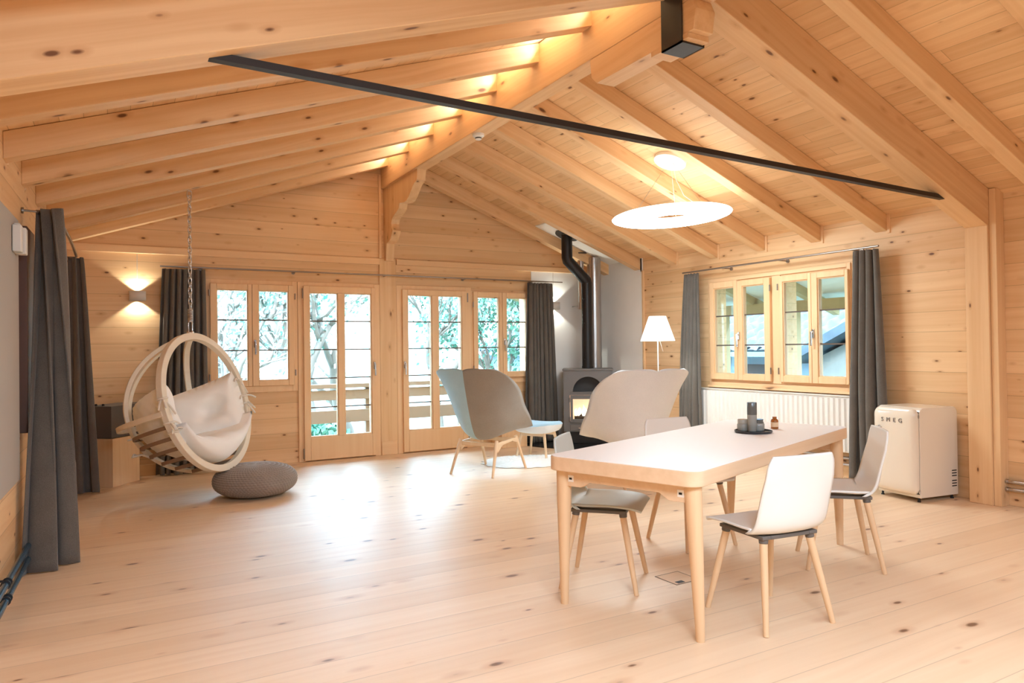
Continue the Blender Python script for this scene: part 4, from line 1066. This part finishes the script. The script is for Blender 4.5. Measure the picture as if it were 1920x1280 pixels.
# things on the table
zt_ = TZ + .0006
def ont(x, y): return (x, y, zt_)
tag(MB().lathe([(.0, 0), (.105, 0), (.112, .004), (.114, .014), (.110, .014), (.107, .006), (.0, .006)], (0, 0, 0), 56).build('round_tray', M['tray'], loc=(3.486, 3.155, zt_), local=True), 'black round tray on the dining table holding three glass jars', 'tray')
zz = zt_ + .0065
def jar(name, x, y, prof_body, prof_top, m1, m2, label, cat, wax=None):
    g = empty(name, (x, y, zz), label=label, cat=cat)
    MB().lathe(prof_body, (0, 0, 0), 32).build('jar', m1, g, ang=50)
    if prof_top: MB().lathe(prof_top, (0, 0, 0), 32).build('lid', m2, g, ang=50)
    if wax: MB().lathe([(0, wax[1]), (wax[0], wax[1]), (wax[0], wax[2]), (0, wax[2])], (0, 0, 0), 24).build('candle', M['wax'], g)
jar('candle_jar', 3.475, 3.228, [(0, 0), (.033, 0), (.036, .005), (.036, .038), (.0325, .044)], [(.0325, .0445), (.0325, .068), (.030, .071), (0, .071)], M['jar'], M['jar'], 'short smoked glass candle jar at the left of the black tray', 'candle jar', (.03, .004, .036))
jar('candle_jar', 3.55, 3.172, [(0, 0), (.034, 0), (.0375, .006), (.0375, .04), (.033, .047)], [(.0335, .0475), (.0335, .052), (.030, .054), (.030, .066), (.032, .071), (0, .071)], M['jar'], M['jar_dark'], 'short lidded glass candle jar at the right of the black tray', 'candle jar', (.03, .004, .03))
jar('tall_candle_glass', 3.482, 3.16, [(0, 0), (.024, 0), (.027, .004), (.029, .09), (.0285, .104)], [(.0295, .1045), (.0295, .178), (.028, .181), (0, .179)], M['jar'], M['jar_dark'], 'tall two-tone glass candle holder at the middle of the black tray', 'candle jar', (.022, .004, .09))
g = empty('amber_bottle', (3.745, 3.212, zt_), label='small amber glass bottle beside the black tray on the table', cat='bottle')
MB().lathe([(0, 0), (.021, 0), (.0235, .003), (.0235, .052), (.02, .06), (.0125, .066), (.0125, .072), (.014, .074), (.014, .078), (0, .078)], (0, 0, 0), 28).build('glass', M['amber'], g, ang=50)
MB().lathe([(.0238, .014), (.0238, .044)], (0, 0, 0), 28, cap=False).build('label_band', M['label'], g)

# floor outlet
g = empty('floor_outlet', (2.77, 3.075, .0), math.radians(2), label='square wooden floor outlet lid with a dark cable slot under the table', cat='floor outlet')
q = MB(); frame(q, lambda u, w, z: Vector((u, z, .0005 + w * .001)), -.088, .088, -.088, .088, 0, .004, 0, 1.2); q.build('frame', M['dark_brown'], g)
MB().box(-.083, .083, -.083, .083, .0005, .0016).build('lid', M['oak'], g)
MB().box(-.062, -.012, -.075, -.045, .0016, .0026).build('cable_slot', M['black'], g)

# ------------------------------------------------------------------ dining chairs
def make_chair(label, mat):
    t = empty('dining_chair', (0, 0, 0), 0, label=label, cat='chair', group='shell chairs around the dining table')  # faces +y
    cl = [(0., .235, .437), (.10, .20, .452), (.25, .08, .448), (.40, -.06, .436), (.50, -.145, .437), (.56, -.187, .456), (.62, -.207, .50), (.70, -.217, .575), (.85, -.23, .70), (1., -.25, .815)]
    hw = [(0., .17), (.06, .198), (.2, .213), (.45, .213), (.6, .212), (.8, .206), (.95, .194), (1., .168)]
    def ip(tab, v):
        for a, b in zip(tab, tab[1:]):
            if v <= b[0] + 1e-9:
                q = (v - a[0]) / (b[0] - a[0]); return [lerp(x, y, q) for x, y in zip(a[1:], b[1:])]
        return list(tab[-1][1:])
    def sm(tab, v):
        out = None
        for o, wt in ((-.03, .25), (0, .5), (.03, .25)):
            q = ip(tab, min(1, max(0, v + o))); out = [x * wt for x in q] if out is None else [x + y * wt for x, y in zip(out, q)]
        return out
    def S(s, v):
        u = lerp(-1, 1, s); y, z = sm(cl, v); w = sm(hw, v)[0]; a = abs(u)
        cup = .028 * a ** 3 * (sin(pi * min(1, max(0, (v - .1) / .75))) ** 1)
        if v < .5: z += cup
        else: y += cup * 1.4 + .012 * a * a
        if v < .12: z -= .006 * (1 - v / .12)
        return Vector((u * w, y, z))
    MB().grid(S, 26, 54).build('seat_shell', mat, t, ang=180, solid=.012)
    c = MB()
    for a0, b0, a1, b1 in ((-.165, -.155, -.115, .15), (.115, -.155, .165, .15), (-.115, -.155, .115, -.11), (-.115, .105, .115, .15), (-.05, -.11, .05, .105)): c.box(a0, a1, b0, b1, .413, .431)
    for sx in (-1, 1):
        for sy in (-1, 1): c.tube([(sx * .141, sy * .131, .392), (sx * .137, sy * .127, .428)], [.0205, .023], 16)
    c.build('seat_carrier', M['carrier'], t, bevel=.004)
    for sx in (-1, 1):
        for sy in (-1, 1):
            tp = Vector((sx * .138, sy * .128, .405)); ft = Vector((sx * .2, sy * .205, 0))
            MB().tube([ft, ft.lerp(tp, .5), tp], [.0125, .0165, .0185], 16).build('leg', M['oak_leg'], t)
    return t
ch = make_chair('white shell chair, coloured darker as in shadow, pushed under the left long side of the table, nearest its near-left leg', M['shell_shaded'])
ch.location = (2.40, 3.255, 0); ch.rotation_euler = (0, 0, math.radians(-47 - 90))
GC = 'shell chairs around the dining table'
w_ = make_chair('white shell chair on the far side of the table, in front of the grey armchair', M['shell'])
w_.location = (3.37, 3.60, 0); w_.rotation_euler = (0, 0, math.radians(-93 - 90))
dup(w_, (2.768, 2.43, 0), math.radians(83.5 - 90), 'white shell chair at the near long side of the table, its back to the camera', GC)
dup(w_, (3.796, 2.795, 0), math.radians(137 - 90), 'white shell chair seen side-on between the table and the white fridge', GC)

# ------------------------------------------------------------------ outside
struct(MB().box(-30, 40, -25, 60, -.6, -.45).build('garden_ground', M['snow_grass'], smooth=False), 'pale garden ground outside the windows', 'ground')
def hill(u, v):
    x = lerp(-40, 50, u); y = lerp(20, 60, v)
    return Vector((x, y, -.5 + 9 * smooth01(v) * (1 + .15 * sin(x * .2))))
struct(MB().grid(hill, 40, 16).build('hillside', M['snow_grass'], ang=180), 'bright hillside far behind the garden', 'ground')
struct(MB().box(-1.5, 7.5, YF + .221, 10.4, -.16, -.03).build('balcony_floor', M['railing'], smooth=False), 'pale balcony floor outside the glazed doors', 'floor')
g = empty('balcony_railing', (2.5, 10.2, -.03), label='pale timber balcony railing outside the glazed doors', cat='railing')
for z0, z1, nm, d in ((.80, .86, 'handrail', .05), (.63, .77, 'rail_board', .02), (.30, .48, 'rail_board', .02)): MB().box(-4, 4.6, -d, d, z0, z1).build(nm, M['railing'], g, bevel=.004)
for x in (-2.6, -.9, .78, 2.3, 3.9): MB().box(x - .045, x + .045, .021, .11, 0, .80).build('post', M['railing'], g, bevel=.004)
tag(MB().box(6.05, 6.19, 10.0, 10.14, -.03, 3.2).build('balcony_post', M['railing'], loc=(6.12, 10.07, -.03), bevel=.005), 'pale timber balcony post seen through the window beside the stove curtain', 'post')
def tree(loc, h, seed, label, leafm, nleaf, spread=1., leafs=.13, trunk_r=.14):
    r = random.Random(seed); g = empty('garden_tree', loc, label=label, cat='tree', group='trees beyond the balcony')
    br = MB(); tips = []
    def grow(p, d, L, rad, lev):
        n = 5; pts = [p]; q = p.copy(); dd = d.copy()
        for i in range(n):
            dd = (dd + Vector((r.uniform(-.25, .25), r.uniform(-.25, .25), r.uniform(-.1, .18)))).normalized()
            q = q + dd * L / n; pts.append(q.copy())
            if lev > 0: tips.append(q.copy())
        br.tube(pts, [lerp(rad, rad * .55, i / n) for i in range(n + 1)], 6 if lev else 10)
        if lev < 4:
            for k in range(3 if lev < 3 else 2):
                b = pts[r.randint(2, n)]
                nd = (dd + Vector((r.uniform(-1, 1) * spread, r.uniform(-1, 1) * spread, r.uniform(-.25, .7)))).normalized()
                grow(b.copy(), nd, L * r.uniform(.6, .8), rad * .5, lev + 1)
    grow(Vector((0, 0, -.3)), Vector((r.uniform(-.1, .1), 0, 1)), h * .42, trunk_r, 0)
    br.build('trunk', M['bark'], g, ang=180)
    lv = MB()
    for i in range(nleaf):
        c = r.choice(tips) + Vector((r.gauss(0, .22), r.gauss(0, .22), r.gauss(0, .2)))
        a = Vector((r.gauss(0, 1), r.gauss(0, 1), r.gauss(0, 1))).normalized(); b = a.orthogonal().normalized(); s = leafs * r.uniform(.5, 1.2)
        cc_ = a.cross(b)
        lv.bm.faces.new([lv.bm.verts.new(c + b * s * .5), lv.bm.verts.new(c + cc_ * s * .32), lv.bm.verts.new(c - b * s * .5), lv.bm.verts.new(c - cc_ * s * .32)])
    lv.build('foliage', leafm, g, smooth=False)
    return g
tree((1.5, 12.6, -.45), 5.2, 11, 'gnarled branching tree with pale blossom behind the window by the hanging chair', M['blossom'], 1500, 1.2, .12, .17)
tree((3.1, 13.0, -.45), 5.4, 21, 'thick-limbed pale tree directly behind the left glazed door', M['leaf_a'], 1700, 1.1, .13, .2)
tree((4.3, 14.5, -.45), 5.6, 31, 'light branching tree between the two glazed doors', M['blossom'], 1500, 1.1, .13)
tree((5.7, 13.2, -.45), 4.8, 41, 'pale tree behind the right glazed door', M['leaf_a'], 1300, 1.0, .12)
tree((7.1, 13.2, -.45), 4.8, 51, 'leafy green tree behind the window beside the stove corner', M['leaf_b'], 2400, .8, .12)
def bush(loc, R, seed, label, mat):
    r = random.Random(seed); lv = MB()
    for i in range(1500):
        d = Vector((r.gauss(0, 1), r.gauss(0, 1), r.gauss(0, 1))).normalized(); c = Vector((d.x * R * r.uniform(.6, 1), d.y * R * .7, abs(d.z) * R * .8 * r.uniform(.6, 1)))
        a = Vector((r.gauss(0, 1), r.gauss(0, 1), r.gauss(0, 1))).normalized(); b = a.orthogonal().normalized(); s = .14 * r.uniform(.5, 1.1); k = a.cross(b)
        lv.bm.faces.new([lv.bm.verts.new(c + b * s * .5), lv.bm.verts.new(c + k * s * .35), lv.bm.verts.new(c - b * s * .5), lv.bm.verts.new(c - k * s * .35)])
    o = lv.build('garden_bush', mat, smooth=False); o.location = loc
    return tag(o, label, 'bush', 'bushes beyond the balcony')
bush((2.9, 12.2, -.45), .8, 1, 'green bush low behind the railing of the left glazed door', M['leaf_b'])
bush((7.6, 12.2, -.45), .8, 2, 'low green bush under the leafy tree by the stove corner window', M['leaf_b'])
bush((9.6, 15.5, .3), 1.0, 3, 'round green bush above the stone wall', M['leaf_b'])
r = random.Random(8); q = MB()
for j in range(5):
    x = 8.0
    while x < 12:
        w = r.uniform(.25, .5); q.box(x, x + w - .02, 14.0 + r.uniform(0, .06), 14.4, -.5 + .2 * j, -.5 + .2 * j + .185); x += w
tag(q.build('stone_wall', M['rock'], loc=(10, 14.2, -.5), bevel=.02), 'pale dry stone garden wall seen through the window by the stove', 'wall')
tag(MB().lathe([(.0, 0), (.14, 0), (.19, .26), (.21, .26), (.21, .31), (.19, .31), (.18, .28), (0, .27)], (0, 0, 0), 24).build('terracotta_pot', M['terracotta'], loc=(9.15, 14.2, .51), local=True), 'terracotta pot standing on the stone wall', 'pot')

# porch outside the right window
g = empty('porch_roof', (7.4, 5.5, 2.4), label='timber porch roof with white boards outside the right window', cat='roof')
def pzr(x): return 2.42 - .34 * (x - 6.5)
q = MB(); q.quadbox([(6.49 - 7.4, -9, pzr(6.49) + .12 - 2.4), (8.7 - 7.4, -9, pzr(8.7) + .12 - 2.4), (8.7 - 7.4, 9, pzr(8.7) + .12 - 2.4), (6.49 - 7.4, 9, pzr(6.49) + .12 - 2.4)] + [(6.49 - 7.4, -9, pzr(6.49) + .17 - 2.4), (8.7 - 7.4, -9, pzr(8.7) + .17 - 2.4), (8.7 - 7.4, 9, pzr(8.7) + .17 - 2.4), (6.49 - 7.4, 9, pzr(6.49) + .17 - 2.4)])
q.build('ceiling_boards', M['porch_ceiling'], g, smooth=False)
for y in [k * 1.0 + .35 for k in range(-3, 9)]:
    yy = y - 1.6
    q = MB(); q.prism([(6.49, pzr(6.49)), (8.6, pzr(8.6)), (8.6, pzr(8.6) + .119), (6.49, pzr(6.49) + .119)], lambda a, b: (a - 7.4, yy, b - 2.4), lambda a, b: (a - 7.4, yy + .1, b - 2.4)); q.build('rafter', M['porch'], g)
MB().box(8.05 - 7.4, 8.17 - 7.4, -9, 9, 1.76 - 2.4, 1.905 - 2.4).build('beam', M['porch'], g)
for y, lb in ((7.9, 'pale porch post seen through the left half of the right window'), (6.62, 'pale porch post seen through the right half of the right window'), (4.6, 'pale porch post outside, behind the curtain by the fridge')):
    tag(MB().box(8.05, 8.17, y - .09, y + .09, -.45, 1.7595).build('porch_post', M['porch'], loc=(8.11, y, -.45), bevel=.006), lb, 'post', 'porch posts')
# neighbouring house with tiled roof
def tiles(x0, z0, x1, z1, y0, y1, nm, par, pitch=.3, row=.38):
    L = sqrt((x1 - x0) ** 2 + (z1 - z0) ** 2); rows = int(L / row)
    dx, dz = (x1 - x0) / L, (z1 - z0) / L
    def f(u, v):
        s = v * L; rr = s / row; fr = rr - math.floor(rr + 1e-6)
        y = lerp(y0, y1, u); h = .05 * sin(2 * pi * y / pitch) + .08 * (1 - fr)
        return Vector((x0 + dx * s - dz * h, y, z0 + dz * s + dx * h if 1 else 0))
    return MB().grid(f, int((y1 - y0) / pitch * 6), rows * 4).build(nm, M['tiles'], par, ang=180)
g = empty('neighbour_house', (12, 10, -.45), label='neighbouring house with long pale tiled roof outside the right window', cat='building')
tiles(-.25, 1.62, 4.2, 3.9, -6, 14, 'roof', g)
MB().box(.1, 4, -5.8, 13.8, 0, 1.66).build('wall', M['barn_blue'], g, smooth=False)
MB().box(-.3, -.2, -6, 14, 1.52, 1.62).build('gutter', M['barn_blue'], g, smooth=False)
for y in (.6, 2.2): MB().box(.06, .099, y - .45, y + .45, 0.05, 1.35).build('door', M['barn_dark'], g, smooth=False)
MB().box(.06, .099, -1.6, -1.25, .3, 1.2).build('window', M['barn_dark'], g, smooth=False)
# near barn with gable
g = empty('garden_barn', (10.6, 6.0, -.45), label='weathered barn gable with pale roof edge outside the right half of the window', cat='building')
P = [(2.1, 0), (-3.0, 0), (-3.0, 2.6), (-.5, 2.7), (2.1, 1.55)]
MB().prism(P, lambda a, b: (0, a, b), lambda a, b: (.9, a, b)).build('wall', M['barn'], g, smooth=False)
def roofq(y, off): return 1.45 + (2.45 - y) * .47 + off
q = MB(); q.prism([(2.5, roofq(2.5, 0)), (-.6, roofq(-.6, 0)), (-.6, roofq(-.6, .16)), (2.5, roofq(2.5, .16))], lambda a, b: (-.35, a, b), lambda a, b: (1.0, a, b)); q.build('roof', M['tiles'], g, smooth=False)
q = MB()
for k in range(9):
    y = 1.55 - k * .22; q.prism([(y, roofq(y, -.005)), (y - .2, roofq(y - .2, -.005)), (y - .2, roofq(y - .2, -.1)), (y - .1, roofq(y - .1, -.26)), (y, roofq(y, -.14))], lambda a, b: (-.06, a, b), lambda a, b: (-.01, a, b))
q.build('carved_bargeboard', M['barn_dark'], g, smooth=False)
MB().box(-.02, .0, -.9, .2, .5, 1.3).build('window', M['barn_dark'], g, smooth=False)

# ------------------------------------------------------------------ light
W = bpy.data.worlds.new('sky'); SC.world = W; W.use_nodes = True
nt = W.node_tree; bg = nt.nodes['Background']; bg.inputs[0].default_value = (.84, .94, 1.0, 1); bg.inputs[1].default_value = 12.5
def area(name, loc, rot, sx, sy, e, col):
    L = bpy.data.lights.new(name, 'AREA'); L.shape = 'RECTANGLE'; L.size = sx; L.size_y = sy; L.energy = e; L.color = col
    o = bpy.data.objects.new(name, L); COL.objects.link(o); o.location = loc; o.rotation_euler = rot; return o
sun = bpy.data.lights.new('sun', 'SUN'); sun.energy = 3.; sun.angle = .05; sun.color = (1, .98, .94)
so = bpy.data.objects.new('sun', sun); COL.objects.link(so); so.rotation_euler = Vector((.55, .6, -.62)).to_track_quat('-Z', 'Y').to_euler()
# added fill light behind the camera, brightens the floor and its bounce
area('rear_fill_light', (2.9, -1.0, 2.3), (0, 0, 0), 4.6, 2.4, 110, (.95, .97, 1.))
# ceiling bounce light along the ridge
d = Vector((-.85, 0, .53)); zax = -d; yax = Vector((0, 1, 0)); xax = yax.cross(zax)
for i in range(7):      # uplights between the rafters beside the ridge beam
    y = YS[i] - .29
    if i == 6: y -= .03
    up = area('ridge_uplight', (0, 0, 0), (0, 0, 0), .03, .46, 2.6, (1, .88, .72))
    up.matrix_world = Matrix(((xax.x, 0, zax.x, 2.905), (xax.y, 1, zax.y, y), (xax.z, 0, zax.z, 3.615), (0, 0, 0, 1)))
area('left_fill_light', (1.0, .4, 2.3), Vector((-.06, .42, -.9)).to_track_quat('-Z', 'Y').to_euler(), 1.2, .5, 50, (.96, .97, 1.))  # added fill from above the camera for the hanging chair and left floor
SC.view_settings.view_transform = 'Standard'
SC.view_settings.look = 'None'
SC.view_settings.exposure = 0.60
SC.view_settings.use_white_balance = True
SC.view_settings.white_balance_temperature = 5000
SC.view_settings.white_balance_tint = -3
SC.cycles.max_bounces = 8
SC.cycles.diffuse_bounces = 5
SC.cycles.transparent_max_bounces = 12
SC.cycles.caustics_reflective = False
SC.cycles.caustics_refractive = False
SC.cycles.sample_clamp_indirect = 6
